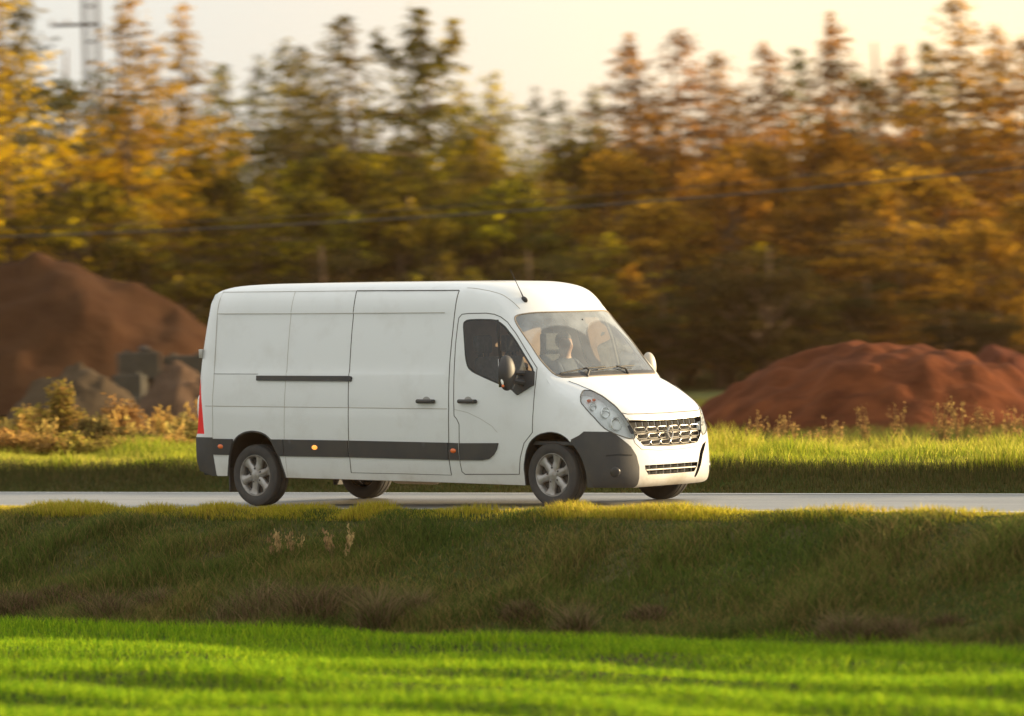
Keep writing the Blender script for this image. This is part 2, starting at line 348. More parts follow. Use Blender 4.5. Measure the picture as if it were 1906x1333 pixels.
# dust on the windscreen outside the arcs the wipers sweep
n=wsg.node_tree;L=n.links;tc=n.nodes.new('ShaderNodeTexCoord');sp=n.nodes.new('ShaderNodeSeparateXYZ');L.new(tc.outputs['Object'],sp.inputs[0])
def dist_mask(cy,cz,r):
    a=n.nodes.new('ShaderNodeMath');a.operation='SUBTRACT';a.inputs[1].default_value=cy;L.new(sp.outputs[1],a.inputs[0])
    c=n.nodes.new('ShaderNodeMath');c.operation='SUBTRACT';c.inputs[1].default_value=cz;L.new(sp.outputs[2],c.inputs[0])
    p1=n.nodes.new('ShaderNodeMath');p1.operation='MULTIPLY';L.new(a.outputs[0],p1.inputs[0]);L.new(a.outputs[0],p1.inputs[1])
    p2=n.nodes.new('ShaderNodeMath');p2.operation='MULTIPLY_ADD';L.new(c.outputs[0],p2.inputs[0]);p2.inputs[2].default_value=0;
    p2.operation='MULTIPLY';L.new(c.outputs[0],p2.inputs[1])
    s_=n.nodes.new('ShaderNodeMath');s_.operation='ADD';L.new(p1.outputs[0],s_.inputs[0]);L.new(p2.outputs[0],s_.inputs[1])
    q=n.nodes.new('ShaderNodeMath');q.operation='SQRT';L.new(s_.outputs[0],q.inputs[0])
    m=n.nodes.new('ShaderNodeMapRange');m.inputs[1].default_value=r-.012;m.inputs[2].default_value=r+.012;L.new(q.outputs[0],m.inputs[0]);return m
a=dist_mask(.30,1.36,.60);c=dist_mask(-.42,1.36,.56)
mn=n.nodes.new('ShaderNodeMath');mn.operation='MINIMUM';L.new(a.outputs[0],mn.inputs[0]);L.new(c.outputs[0],mn.inputs[1])
nz=n.nodes.new('ShaderNodeTexNoise');nz.inputs['Scale'].default_value=6;L.new(tc.outputs['Object'],nz.inputs['Vector'])
mu=n.nodes.new('ShaderNodeMath');mu.operation='MULTIPLY_ADD';L.new(mn.outputs[0],mu.inputs[0]);mu.inputs[1].default_value=.20;mu.inputs[2].default_value=.15
mv=n.nodes.new('ShaderNodeMath');mv.operation='MULTIPLY';L.new(mu.outputs[0],mv.inputs[0])
nr=n.nodes.new('ShaderNodeMapRange');nr.inputs[3].default_value=.5;nr.inputs[4].default_value=1.6;L.new(nz.outputs[0],nr.inputs[0]);L.new(nr.outputs[0],mv.inputs[1]);L.new(mv.outputs[0],n.nodes['dustmix'].inputs[0])

lampm=principled('lamp_mirror',(.85,.85,.83),.12,.9)
van=empty('delivery_van'); tag(van,'white high-roof panel van with dark lower mouldings driving on the road','van')

# --- outlines (side: x,z ; front: s,y)
WIN=[(-1.222,1.975),(-1.213,2.009),(-1.162,2.035),(-1.012,2.04),(-.804,2.036),(-.728,2.007),(-.638,1.95),(-.524,1.835),(-.364,1.647),(-.216,1.488),(-.207,1.335),(-.414,1.244),(-.555,1.302),(-.858,1.401),(-1.042,1.464),(-1.122,1.515),(-1.163,1.618),(-1.197,1.825)]
DOOR=[(-1.308,1.428),(-1.308,1.773),(-1.295,1.975),(-1.288,2.05),(-1.247,2.09),(-1.155,2.098),(-.915,2.1),(-.815,2.088),(-.734,2.059),(-.642,2.001),(-.526,1.886),(-.403,1.743),(-.28,1.601),(-.200,1.516),(-.190,1.403),(-.195,1.092),(-.209,.836),(-.333,.72),(-.401,.565),(-.442,.386),(-1.205,.372),(-1.246,.4),(-1.257,.493),(-1.237,.91),(-1.269,.967),(-1.305,1.001)]
SEAMB=[(-1.350,2.344),(-1.352,2.2),(-1.356,2.004),(-1.374,1.629),(-1.377,1.416),(-1.38,1.082),(-1.395,.706),(-1.408,.514),(-1.402,.36)]
SEAM3=[(-2.845,2.345),(-2.835,2.045),(-2.838,1.433),(-2.842,1.069),(-2.853,.733),(-2.864,.36)]
SLIDE=SEAMB+SEAM3[::-1]
ARCH_R=[(-4.753,.29),(-4.72,.40),(-4.688,.509),(-4.626,.649),(-4.543,.735),(-4.424,.784),(-4.308,.798),(-4.185,.787),(-4.088,.753),(-4.019,.694),(-3.968,.623),(-3.921,.533),(-3.868,.33),(-3.862,.29)]
ARCH_F=[(-.374,.27),(-.370,.35),(-.366,.468),(-.314,.635),(-.244,.744),(-.127,.815),(.029,.844),(.15,.829),(.25,.782),(.345,.695),(.413,.599),(.447,.515),(.471,.407),(.466,.304),(.462,.262)]
ARCH_R=[tuple(q) for q in smoothpoly(ARCH_R,False,1)]; ARCH_F=[tuple(q) for q in smoothpoly(ARCH_F,False,1)]
TAIL=[(-5.4,1.40),(-5.128,1.38),(-5.105,1.15),(-5.055,.745),(-5.4,.745)]
RBUMP=[(-5.5,.72),(-5.06,.716),(-4.924,.712),(-4.939,.53),(-4.931,.29),(-4.931,.1),(-5.5,.1)]
sb=np.unique(np.concatenate([np.arange(0,SMAX,.045),[.66,SMAX]])).round(4); sb=sb[np.concatenate([[True],np.diff(sb)>.004])]
if abs(sb[-1]-SMAX)>1e-3: sb=np.append(sb,SMAX)
R_=row(sb); EDGE=np.stack([R_[3],R_[4]],1)
iB=int(np.argmin(abs(sb-.66))); BLK=[tuple(EDGE[iB]),(.40,.806),(.306,.764)]
i1=int(np.argmin(np.abs(sb-.05)))
BLKP=[(.306,.764),(.40,.806)]+[tuple(q) for q in EDGE[iB::-1]]+[(.56,.1),(.2,.1),(.2,.6)]
outer=[tuple(q) for q in EDGE]+[(-5.0,.285)]+ARCH_R+[(-2.87,.285),(-1.4,.278)]+ARCH_F
outer=np.array(outer)
bot=len(EDGE)
tail=resample(np.concatenate([outer[bot-1:],outer[:1]]),.045); outer=np.concatenate([outer[:bot],tail[1:-1]])
def offin(poly,d):
    P=np.array(poly,float);n=len(P);o=[]
    for i in range(n):
        a=P[i]-P[i-1];b=P[(i+1)%n]-P[i];na=np.array([-a[1],a[0]])/np.linalg.norm(a);nb=np.array([-b[1],b[0]])/np.linalg.norm(b);m=na+nb;m/=np.linalg.norm(m);o.append(P[i]+m*d/max(.4,m@na))
    return np.array(o)
area=sum(WIN[i-1][0]*WIN[i][1]-WIN[i][0]*WIN[i-1][1] for i in range(len(WIN)))
WINS=smoothpoly(WIN,True,1); WIN_IN=offin(WINS,.020 if area>0 else -.020)
lines=[(resample(WINS,.04,True),True),(resample(WIN_IN,.04,True),True),(resample(DOOR,.04,True),True),(resample(SEAMB[1:],.05),False),(resample(SEAM3[1:],.05),False),(np.array([(.306,.764),(.40,.806),EDGE[iB]]),False),
 (resample([SEAMB[-1],SEAM3[-1]],.05),False)]
for z in (1.435,1.445,1.46,1.475,2.09,2.104,2.117,1.085,1.075,1.065): lines.append((resample([(-4.86,z),(-1.45,z)],.12),False))
# tail-light and rear bumper borders end on edge samples
jt=[i for i in range(len(EDGE)) if EDGE[i][0]<-5.0]
k1=min(jt,key=lambda i:abs(EDGE[i][1]-1.40));k2=min([i for i in jt if i>k1],key=lambda i:abs(EDGE[i][1]-.745));k3=k2+1
lines.append((np.array([EDGE[k1],(-5.105,1.15),(-5.062,EDGE[k2][1]),EDGE[k2]]),False)); TAILP=[EDGE[i] for i in range(k1,k2+1)]+[(-5.062,EDGE[k2][1]),(-5.105,1.15)]
zb=EDGE[k3][1]; lines.append((np.array([EDGE[k3],(-4.924,zb),(-4.939,.53),(-4.931,.30)]),False)); RBP=[(-4.924,zb),(-4.939,.53),(-4.931,.30),(-4.93,.1),(-5.6,.1),(-5.6,zb)]
gx=np.concatenate([np.arange(-5.15,-1.5,.11),np.arange(-1.5,.6,.05)]); gy=np.arange(.26,2.4,.055)
P1,F1=cdt(outer,lines,gx,gy)
c1=P1[F1].mean(1); reg1=np.full(len(F1),'body',dtype=object)
for nm,pl in (('sliding_door',SLIDE),('front_door',DOOR),('window_seal',WINS),('glass',WIN_IN),('front_corner',BLKP),('tail_light',TAILP),('rear_bumper',RBP)):
    reg1[inpoly(c1,pl)]=nm
V1=side_pt(P1[:,0],P1[:,1],-1)
# snap edge samples exactly to the front chart
# --- front/top chart
HL=[(1.356,-.775),(1.252,-.859),(1.094,-.908),(.908,-.908),(.745,-.876),(.675,-.843),(.626,-.776),(.572,-.647),(.569,-.561),(.665,-.572),(.767,-.625),(.876,-.672),(1.003,-.684),(1.168,-.69),(1.302,-.71)]
HL=[tuple(q) for q in smoothpoly(HL,True,1)]
HOOD=[(1.575,-.765),(1.50,-.742),(1.419,-.729),(1.287,-.702),(1.161,-.682),(1.001,-.677),(.86,-.668),(.838,-.60),(.832,-.428),(.828,0)]
HOODP=HOOD+[(s,-y) for s,y in HOOD[-2::-1]]
GR=[(.778,-.615),(.762,-.451),(.752,0)]; GR=GR+[(s,-y) for s,y in GR[-2::-1]]+[(.66,.585),(.56,.535),(.49,.455),(.474,.232),(.472,0),(.474,-.232),(.49,-.455),(.56,-.535),(.66,-.585)]
LG=[(.283,-.45),(.281,0),(.283,.45),(.24,.44),(.182,.39),(.178,0),(.182,-.39),(.24,-.44)]
SLOT=[(.50,.66),(.467,.56),(.40,.505),(.349,.485),(.25,.45),(.207,.435),(.13,.40),(.115,.42),(.143,.452),(.25,.515),(.36,.56),(.43,.61)]
BB=[(.66,-9),(.65,-.802),(.563,-.71),(.49,-.632),(.391,-.563),(.271,-.528),(.15,-.523),(.0,-.522)]
BB[0]=(sb[iB],-float(yedge(sb[iB])))
WS=[(1.60,0),(1.603,-.5),(1.63,-.77),(1.69,-.838),(1.80,-.853),(1.934,-.862),(2.22,-.846),(2.40,-.824),(2.462,-.80),(2.485,-.755),(2.49,-.6),(2.47,-.3),(2.465,0)]
WSP=WS+[(s,-y) for s,y in WS[-2:0:-1]]; WSP=[tuple(q) for q in smoothpoly(WSP,True,1)]
ye=R_[2]; outer2=np.concatenate([np.stack([sb,-ye],1),np.stack([sb[::-1],ye[::-1]],1)])
# bottom and rear closing lines
ln2=[(resample(HL,.03,True),True),(resample([(s,-y) for s,y in HL],.03,True),True),(resample(HOODP,.04,True),True),(resample(GR,.04,True),True),(resample(LG,.03,True),True),(resample(SLOT,.03,True),True),(resample(WSP,.04,True),True),(resample(BB[:-1]+[(.003,-.522)],.04),False)]
gs=np.concatenate([np.arange(.02,3.4,.045),np.arange(3.4,6.6,.12),np.arange(6.6,SMAX,.06)]); gyy=np.unique(np.concatenate([np.arange(-.94,.941,.047),[-.9,.9,-.81,.81,-.83,.83,-.76,.76,-.79,.79]]))
sk1,sk2,sk3=sb[k1],sb[k2],sb[k3]
ln2.append((resample([(sk3,-float(yedge(sk3))),(sk3,float(yedge(sk3)))],.1),False))
for sg in (-1,1): ln2.append((np.array([(sk1,sg*float(yedge(sk1))),((sk1+sk2)/2,sg*.90),(sk2,sg*float(yedge(sk2)))]),False))
P2,F2=cdt(outer2,ln2,gs,gyy)
c2=P2[F2].mean(1); reg2=np.full(len(F2),'body',dtype=object)
BBP=BB+[(0,-2),(sb[iB],-2)]
for nm,pl in (('bonnet',HOODP),('front_corner',BBP),('windscreen',WSP),('hl_r',HL),('hl_l',[(s,-y) for s,y in HL]),('void',GR),('void',LG),('void',SLOT)):
    reg2[inpoly(c2,pl)]=nm
fr_s=(c2[:,0]<.80)&(reg2=='body'); reg2[fr_s]='front_bumper'
reg2[(c2[:,0]>sk3)]='rear_bumper'
reg2[(c2[:,0]>sk1)&(c2[:,0]<sk2)&(np.abs(c2[:,1])>.905)]='tail_light'
V2=front(P2[:,0],P2[:,1])
V1f=V1*np.array([1,-1,1])
reg1f=reg1.copy(); reg1f[reg1f=='sliding_door']='body'; reg1f[reg1f=='front_corner']='body'
allV=np.concatenate([V1,V1f,V2]); o1=len(V1)
allF=np.concatenate([F1,F1[:,::-1]+o1,F2+2*o1]); side_id=np.concatenate([np.zeros(len(F1)),np.ones(len(F1)),np.full(len(F2),2)])
allR=np.concatenate([reg1,reg1f,reg2])
# orient outward
ctr=allV[allF].mean(1); nn=np.cross(allV[allF[:,1]]-allV[allF[:,0]],allV[allF[:,2]]-allV[allF[:,0]])
cc=np.stack([np.clip(ctr[:,0],-5,.2),0*ctr[:,0],0*ctr[:,0]+1.0],1); fl=((ctr-cc)*nn).sum(1)<0; allF[fl]=allF[fl][:,::-1]
# weld coincident vertices
key={};mp_=np.arange(len(allV)); cell=.0025
for i,q in enumerate(allV):
    k=tuple(np.round(q/cell).astype(int)); hit=None
    for dx in (0,-1,1):
        for dy in (0,-1,1):
            for dz in (0,-1,1):
                h=key.get((k[0]+dx,k[1]+dy,k[2]+dz))
                if h is not None and np.abs(allV[h]-q).max()<.0025: hit=h;break
            if hit is not None:break
        if hit is not None:break
    if hit is None: key[k]=i
    else: mp_[i]=hit
allF=mp_[allF]; ok=(allF[:,0]!=allF[:,1])&(allF[:,1]!=allF[:,2])&(allF[:,0]!=allF[:,2]); allF=allF[ok];allR=allR[ok];side_id=side_id[ok]
allV=Tn(allV); nn=np.cross(allV[allF[:,1]]-allV[allF[:,0]],allV[allF[:,2]]-allV[allF[:,0]])
# drop skinny slivers from the normal average
NV=np.zeros_like(allV)
for k in range(3): np.add.at(NV,allF[:,k],nn)
NV/=np.linalg.norm(NV,axis=1,keepdims=True)+1e-12
for _it in range(3):
    N2=NV*1.0
    for a_,b_2 in ((0,1),(1,2),(2,0)):
        np.add.at(N2,allF[:,a_],NV[allF[:,b_2]]*.25); np.add.at(N2,allF[:,b_2],NV[allF[:,a_]]*.25)
    NV=N2/(np.linalg.norm(N2,axis=1,keepdims=True)+1e-12)
def part(name,mask,mat,parent):
    F=allF[mask]; u,inv=np.unique(F,return_inverse=True); return mesh_np(name,allV[u],inv.reshape(-1,3),mat,parent,normals=NV[u])
body=part('body',allR=='body',paint,van)
part('bonnet',allR=='bonnet',paint,van)
fb=part('front_bumper',allR=='front_bumper',paint,van)
part('bumper_corner',allR=='front_corner',black,fb)
rb=part('rear_bumper',allR=='rear_bumper',black,van)
for sg,k in ((0,-1),(1,1)):
    m=(allR=='front_door')&(side_id==sg); d=part('front_door',m,paint,van)
    part('window_seal',(allR=='window_seal')&(side_id==sg),seal,d)
    part('window_glass',(allR=='glass')&(side_id==sg),sdg,d)
    ch=SN if sg==0 else SF
    patch('window_divider',[(-.775,2.03),(-.75,2.028),(-.688,1.773),(-.650,1.545),(-.635,1.335),(-.66,1.345),(-.675,1.545),(-.713,1.773)],ch,seal,d,.003,skirt=-.02)
    patch('mirror_base',[(-.216,1.478),(-.205,1.335),(-.414,1.228),(-.47,1.268),(-.40,1.45),(-.30,1.49)],ch,black,d,.018,skirt=-.01)
    tm=(allR=='tail_light')&((side_id==sg)|((side_id==2)&(np.sign(allV[allF[:,0],1])==k)))
    tl=part('tail_light',tm,redl,van); m=MB(); m.sphere((-5.165,k*.965,1.03),(.035,.022,.165),12,12); m.build('reversing_lens',creaml,tl,xf=T)
    hl=part('headlight',allR==('hl_r' if sg==0 else 'hl_l'),glassmat('headlight_cover',(.93,.95,.96),.03),van)
    HP=[(s,y if sg==0 else -y) for s,y in HL]
    refl=principled('headlight_bowl',(.92,.92,.90),.35,0)
    patch('reflector',HP,FR,refl,hl,-.07,skirt=-.001)
    seam('headlight_rim',HP,FR,gap,hl,.006,closed=True)
    def lampat(s,y,off=-.055):
        q=np.array([s,y if sg==0 else -y]); return FR.pt(q[None])[0]+FR.nm(q[None])[0]*off
    for s,y,r in ((.745,-.74,.075),(.90,-.80,.058),(1.04,-.845,.045)):
        m=MB(); c=lampat(s,y); ax=Vector((1,(-.25 if sg==0 else .25),.1)).normalized(); q=ax.to_track_quat('X','Z').to_matrix()
        n_=20
        for rr_,dd in ((r,.012),(r*.8,0)): pass
        V=[];F=[]
        prof=[(r,.025),(r*.93,.027),(r*.85,.0),(r*.55,-.02),(r*.2,-.03),(0.001,-.031)]
        for pr,ph in prof:
            for k_ in range(n_):
                a=2*math.pi*k_/n_; V.append(Vector(c)+q@Vector((ph,pr*math.cos(a),pr*math.sin(a))))
        for i in range(len(prof)-1):
            for k_ in range(n_): F.append((i*n_+k_,i*n_+(k_+1)%n_,(i+1)*n_+(k_+1)%n_,(i+1)*n_+k_))
        m.add(V,F); m.build('lamp_bowl',lampm,hl,xf=T)
    m=MB(); m.sphere(lampat(1.17,-.815,-.045),(.02,.03,.016)); m.sphere(lampat(1.17,-.765,-.045),(.02,.024,.016)); m.build('indicator_bulb',amber,hl,xf=T)
part('windscreen',allR=='windscreen',wsg,van)
sl=part('sliding_door',allR=='sliding_door',paint,van)
doorN=[o for o in van.children if o.name.startswith('front_door')][0]
seam('windscreen_rubber',WSP,FR,principled('dusty_rubber',(.22,.18,.14),.8),van,.009,closed=True)
patch('cowl_panel',[(1.605,-.60),(1.63,-.765),(1.69,-.83),(1.675,-.70),(1.665,-.4),(1.66,0),(1.665,.4),(1.675,.7),(1.69,.83),(1.63,.765),(1.605,.60),(1.60,0)],FR,black,van,.004,skirt=-.01)
# panel gaps
for nm,ln,cl,r in (('panel_gap',SEAMB[0:],False,.0055),('panel_gap',SEAM3,False,.005),('panel_gap',[SEAMB[-1],(-2.1,.362),SEAM3[-1]],False,.003)):
    seam(nm,ln,SN,gap,sl,r)
seam('panel_gap',DOOR,SN,gap,doorN,.0048,closed=True)
for ln in ([(-4.885,2.36),(-4.874,2.051),(-4.88,1.382),(-4.9,1.171),(-4.91,.87),(-4.924,.712)],[(-3.765,2.348),(-3.772,2.048),(-3.778,1.429),(-3.80,1.06),(-3.82,.72),(-3.828,.30)]):
    seam('panel_gap',ln,SN,gapl,body,.003)
seam('crease_line',[(-4.874,2.108),(-3.773,2.105),(-1.50,2.108)],SN,gapl,body,.0042,off=-.0005)
seam('crease_line',[(-5.03,1.075),(-1.4,1.075)],SN,gapl,body,.0042,off=.002)
seam('crease_line',[(-1.30,1.068),(-1.24,1.06),(-1.114,1.038),(-.94,.976),(-.776,.898),(-.70,.83)],SN,gapl,body,.0025)
seam('crease_line',[(-4.884,1.436),(-4.212,1.436)],SN,gap,body,.003)
seam('roof_gutter',[(-2.84,2.352),(-1.352,2.346)],SN,gap,body,.005,off=.002)
seam('roof_gutter',[(-4.9,2.35),(-2.84,2.352)],SN,gapl,body,.0025,off=.001)
seam('panel_gap',[(s,y) for s,y in HOOD[:9]]+[(.828,0)]+[(s,-y) for s,y in HOOD[8::-1]],FR,gap,body,.0045)
seam('panel_gap',[(.60,-.595),(.52,-.57),(.455,-.49),(.434,-.2),(.434,.2),(.455,.49),(.52,.57),(.60,.595)],FR,gapl,fb,.0035)
seam('panel_gap',[(EDGE[iB]+(-.001,0)),(.40,.806),(.306,.764)],SN,gap,fb,.004)
for sg in (-1,1): seam('roof_groove',[(2.56,sg*.70),(2.75,sg*.735),(2.95,sg*.765),(3.1,sg*.775),(3.4,sg*.78)],FR,gapl,body,.004)
# dark side mouldings
for pl in ([(-4.915,.708),(-4.60,.708),(-4.676,.53),(-4.928,.53)],[(-4.026,.712),(-3.836,.714),(-3.838,.53),(-3.922,.528)],[(-3.822,.714),(-2.862,.715),(-2.870,.532),(-3.826,.529)],[(-1.388,.711),(-1.266,.708),(-1.268,.526),(-1.404,.526)]):
    for ch in (SN,SF): patch('side_moulding',pl,ch,black,body,.014,skirt=-.005)
for ch in (SN,SF): patch('side_moulding',[(-2.846,.715),(-1.402,.711),(-1.416,.526),(-2.856,.532)],ch,black,sl if ch is SN else body,.014,skirt=-.005)
for o,ch in zip([o for o in van.children if o.name.startswith('front_door')],(SN,SF)):
    patch('side_moulding',[(-1.246,.708),(-.69,.716),(-.715,.65),(-.765,.59),(-.836,.545),(-.928,.53),(-1.252,.526)],ch,black,o,.014,skirt=-.005)
for x,z,mt in ((-4.80,.622,amber),(-3.358,.632,lit),(-1.33,.625,amber)):
    p_=SN.pt(np.array([[x,z]]))[0]; m=MB(); m.sphere((p_[0],p_[1]-.014,p_[2]),(.042,.012,.026),14,8); m.build('side_marker_lamp',mt,body,xf=T)
patch('door_rail',[(-4.22,1.418),(-2.83,1.421),(-2.80,1.419),(-2.785,1.404),(-2.795,1.364),(-2.83,1.362),(-4.22,1.364)],SN,black,body,.02,skirt=-.005)
def handle(x,z,par):
    p_=SN.pt(np.array([[x,z]]))[0]; m=MB()
    P=[(x-.115,p_[1]-.006,z),(x-.105,p_[1]-.034,z),(x,p_[1]-.042,z),(x+.105,p_[1]-.034,z),(x+.115,p_[1]-.006,z)]
    m.tube(P,[.02,.023,.022,.023,.02],10); h=m.build('door_handle',black,par,xf=T)
    a=np.linspace(0,2*np.pi,20)[:-1]; patch('handle_cup',[(x+.0+.055*math.cos(t),z+.012+.038*math.sin(t)) for t in a],SN,principled('handle_cup_grey',(.33,.31,.28),.6),par,.002,grid=.03)
handle(-1.696,1.154,sl); handle(-1.10,1.158,doorN)
# wheel arches, liners, underbody
for ch,sg in ((SN,-1),(SF,1)):
    for AR in (ARCH_R,ARCH_F):
        L_=resample(AR,.04); A=ch.pt(L_)+ch.nm(L_)*.002; B=A.copy();B[:,1]=sg*.55; n_=len(A); i=np.arange(n_-1)
        mesh_np('wheel_arch_liner',Tn(np.concatenate([A,B])),np.stack([i,i+1,n_+i+1,n_+i],1),dark,van)
        if AR is ARCH_F:
            seam('arch_edge',[q for q in AR if q[0]<.31 ],ch,black,body,.007,off=-.004)
        else: seam('arch_edge',[q for q in AR],ch,black,body,.012,off=-.004)
m=MB(); m.box((-2.2,0,.43),(5.9,1.08,.30)); m.box((-2.12,0,.40),(3.3,1.9,.24)); m.box((-4.98,0,.40),(.45,1.8,.22)); m.box((.60,0,.42),(.2,1.0,.3)); m.build('underbody',principled('underbody_black',(.03,.028,.025),.9),van,xf=T,bevel=.02)
m=MB(); m.lathe([(.001,-.32),(.09,-.32),(.10,-.28),(.10,.28),(.09,.32),(.001,.32)],16,'x',(-3.1,.35,.27)); m.tube([(-2.78,.35,.27),(-1.4,.2,.3)],.03); m.build('exhaust_silencer',principled('dull_steel',(.5,.42,.36),.5,.4),van,xf=T)
seam('sill_edge',[(-3.85,.293),(-2.87,.291),(-1.4,.286),(-.40,.279)],SN,principled('dusty_sill',(.28,.2,.15),.8),body,.013,off=-.012)
for sg in (-1,1):
    m=MB(); m.box((-4.735,sg*.86,.29),(.02,.22,.36)); m.build('mud_flap',seal,van,xf=T,bevel=.006)
# floor pan inside skin so nothing shows through the bottom
# --- grille
gp=patch('grille',GR,FR,dark,van,-.05,skirt=0.0); 
def pill(s0,s1,y0,y1,r=.0036,off=-.012,cut=.018):
    P=[(s0,y0+cut),(s0,y1-cut),((s0+s1)/2,y1),(s1,y1-cut),(s1,y0+cut),((s0+s1)/2,y0)]
    A=resample(P,.04,True); q=FR.pt(A)+FR.nm(A)*off; return [T(a) for a in q],r
m=MB()
rows_=[(.688,.640),(.616,.568),(.544,.500)]
for ri,(a,bb) in enumerate(rows_):
    half=(.555,.535,.500)[ri]; k=6; wd=2*half/k
    for i in range(k):
        y0=-half+i*wd
        P,r=pill(bb,a,y0+.006,y0+wd-.006); m.tube(P,r,6,closed=True)
        q=FR.pt(np.array([[ (a+bb)/2,y0+wd/2]]))[0]
    for zz in ((a+.012),):
        pass
P,_=pill(0,0.1,0,.1)
def hbar(s,y0,y1,r,off):
    A=resample([(s,y0),(s,y1)],.05); q=FR.pt(A)+FR.nm(A)*off; m.tube([T(a) for a in q],r,6)
for s,h in ((.628,.56),(.556,.535),(.482,.47)): hbar(s,-h,h,.0022,-.03)
for i in range(-5,6):
    y=i*.1; A=resample([(.745,y),(.70,y)],.03); q=FR.pt(A)+FR.nm(A)*-.022; m.tube([T(a) for a in q],.004,6)
m.build('grille_bars',chrome,gp)
m=MB()
for ang in (0,):   # centre badge: a rounded band looped into an upright lozenge
    c0=FR.pt(np.array([[.615,0.]]))[0]+np.array([.0,0,0])
    P=[T((c0[0]+.004+.01*abs(math.sin(t)),c0[1]+.045*math.copysign(abs(math.cos(t))**1.25,math.cos(t)),c0[2]+.065*math.copysign(abs(math.sin(t))**1.25,math.sin(t)))) for t in np.linspace(0,2*math.pi,33)[:-1]]
    m.tube(P,.009,8,closed=True)
m.build('badge',chrome,gp)
patch('grille_lip',[(.80,-.62),(.80,-.3),(.795,0),(.80,.3),(.80,.62),(.77,.60),(.758,.3),(.752,0),(.758,-.3),(.77,-.60)],FR,principled('lip_satin',(.72,.69,.62),.3,.25),van,.006,skirt=-.01)
lg=patch('lower_grille',LG,FR,dark,van,-.045,skirt=0.0)
m=MB(); hbar(.232,-.42,.42,.010,-.012)
for y in np.linspace(-.36,.36,7):
    A=resample([(.281,y),(.18,y)],.03); q=FR.pt(A)+FR.nm(A)*-.02; m.tube([T(a) for a in q],.005,6)
m.build('grille_slats',chrome,lg)
patch('air_slot',SLOT,FR,dark,fb,-.03,skirt=0.0)
for sg in (-1,1):
    m=MB(); q=np.array([[.22,sg*.80]]); c=FR.pt(q)[0]; nq=Vector(FR.nm(q)[0]); rt=nq.to_track_quat('X','Z').to_matrix(); m.sphere(c,(.012,.055,.055),16,8,rot=rt); m.build('fog_lamp_cover',principled('fog_cover',(.022,.022,.022),.35),fb,xf=T)
q=np.array([[.50,-.83]]);
# bumper corner step
seam('bumper_crease',[(.40,-.62),(.41,-.75),(.40,-.87)],FR,principled('crease_black',(.015,.015,.015),.6),fb,.012,off=-.006)
# --- mirrors
for sg,mt,o in ((-1,black,0),(1,principled('sunlit_mirror_cap',(.42,.39,.34),.45),1)):  # far cap coloured paler to imitate sunlight on the same housing
    d=[q for q in van.children if q.name.startswith('front_door')][o]
    m=MB(); m.sphere((-.40,sg*1.20,1.47),(.085,.115,.19) if sg<0 else (.075,.095,.16),20,14)
    m.v=[(x,y,z) if x>-.43 else (-.43-(x+.43)*.15*-1,y,z) for x,y,z in m.v]
    mm_=m.build('mirror_housing',mt,d,xf=T)
    m=MB(); m.tube([(-.34,sg*.99,1.36),(-.36,sg*1.1,1.38),(-.38,sg*1.16,1.40)],[.04,.03,.03],8); m.tube([(-.34,sg*.97,1.46),(-.37,sg*1.1,1.47)],[.03,.025],8); m.build('mirror_arm',black,d,xf=T)
    m=MB(); m.box((-.438,sg*1.20,1.47),(.006,.17 if sg<0 else .13,.30 if sg<0 else .22)); m.build('mirror_glass',principled('mirror_face',(.6,.6,.6),.03,1),d,xf=T,bevel=.002)
    m=MB(); m.sphere((-.375,sg*1.305,1.375),(.016,.010,.034),10,8,rot=Euler((0,-.35,0)).to_matrix()); m.build('mirror_indicator',creaml,d,xf=T)
    m=MB(); m.sphere((-.365,sg*1.306,1.335),(.018,.012,.016),10,8); m.build('mirror_indicator',amber,d,xf=T)
# --- aerial, wipers, rear hinge
c=FR.pt(np.array([[2.672,-.60]]))[0]
m=MB(); m.sphere((c[0],c[1],c[2]+.005),(.045,.025,.03),12,8,rot=Euler((0,.5,0)).to_matrix()); m.tube([(c[0]-.01,c[1],c[2]+.02),(c[0]-.055,c[1],c[2]+.10),(c[0]-.19,c[1],c[2]+.33)],[.009,.005,.003],6); m.build('roof_aerial',seal,body,xf=T)
for a0,a1,a2 in (((1.60,-.50),(1.70,-.45),(1.70,-.80)),((1.60,.18),(1.70,.05),(1.685,-.40)),):
    m=MB(); g=lambda a,of:FR.pt(np.array([a]))[0]+FR.nm(np.array([a]))[0]*of
    m.tube([g(a0,.01),g(((a0[0]+a1[0])/2+.01,(a0[1]+a1[1])/2+.05),.035),g(a1,.04)],[.016,.012,.009],8)
    y0=a1[1]-.33; y1=a1[1]+.33; m.tube([g((1.675,y0),.022),g((1.70,a1[1]),.03),g((1.715,y1),.022)],.008,6); m.build('wiper',seal,van,xf=T)
m=MB(); m.box((-5.13,-.955,1.66),(.05,.03,.10)); m.build('rear_door_hinge',chrome,body,xf=T,bevel=.004)
# --- cabin
def I(name,mb,mat,bev=.0,par=van): return mb.build(name,mat,par,xf=T,bevel=bev)
m=MB(); m.box((-1.42,0,1.38),(.03,1.80,1.72),taper=.84); I('bulkhead',m,noisy(principled('bulkhead_board',(.34,.22,.15),.8),(.35,.23,.155),(.28,.18,.125),6),.008)  # warm tone stands in for sunlit patches on the board
m=MB(); m.box((-.45,0,.72),(1.9,1.9,.04)); I('cab_floor',m,cabin,.008)
m=MB()
V=[];F=[]  # headliner under the roof skin
ss=np.arange(2.56,3.62,.1); yy=np.linspace(-.76,.76,9)
for s in ss:
    for y in yy: V.append(tuple(FR.pt(np.array([[s,y]]))[0]-np.array([.03,0,.05])))
for i in range(len(ss)-1):
    for j in range(8): a=i*9+j; F.append((a,a+1,a+10,a+9))
m.add(V,F); I('headliner',m,principled('headliner_grey',(.16,.16,.155),.9))
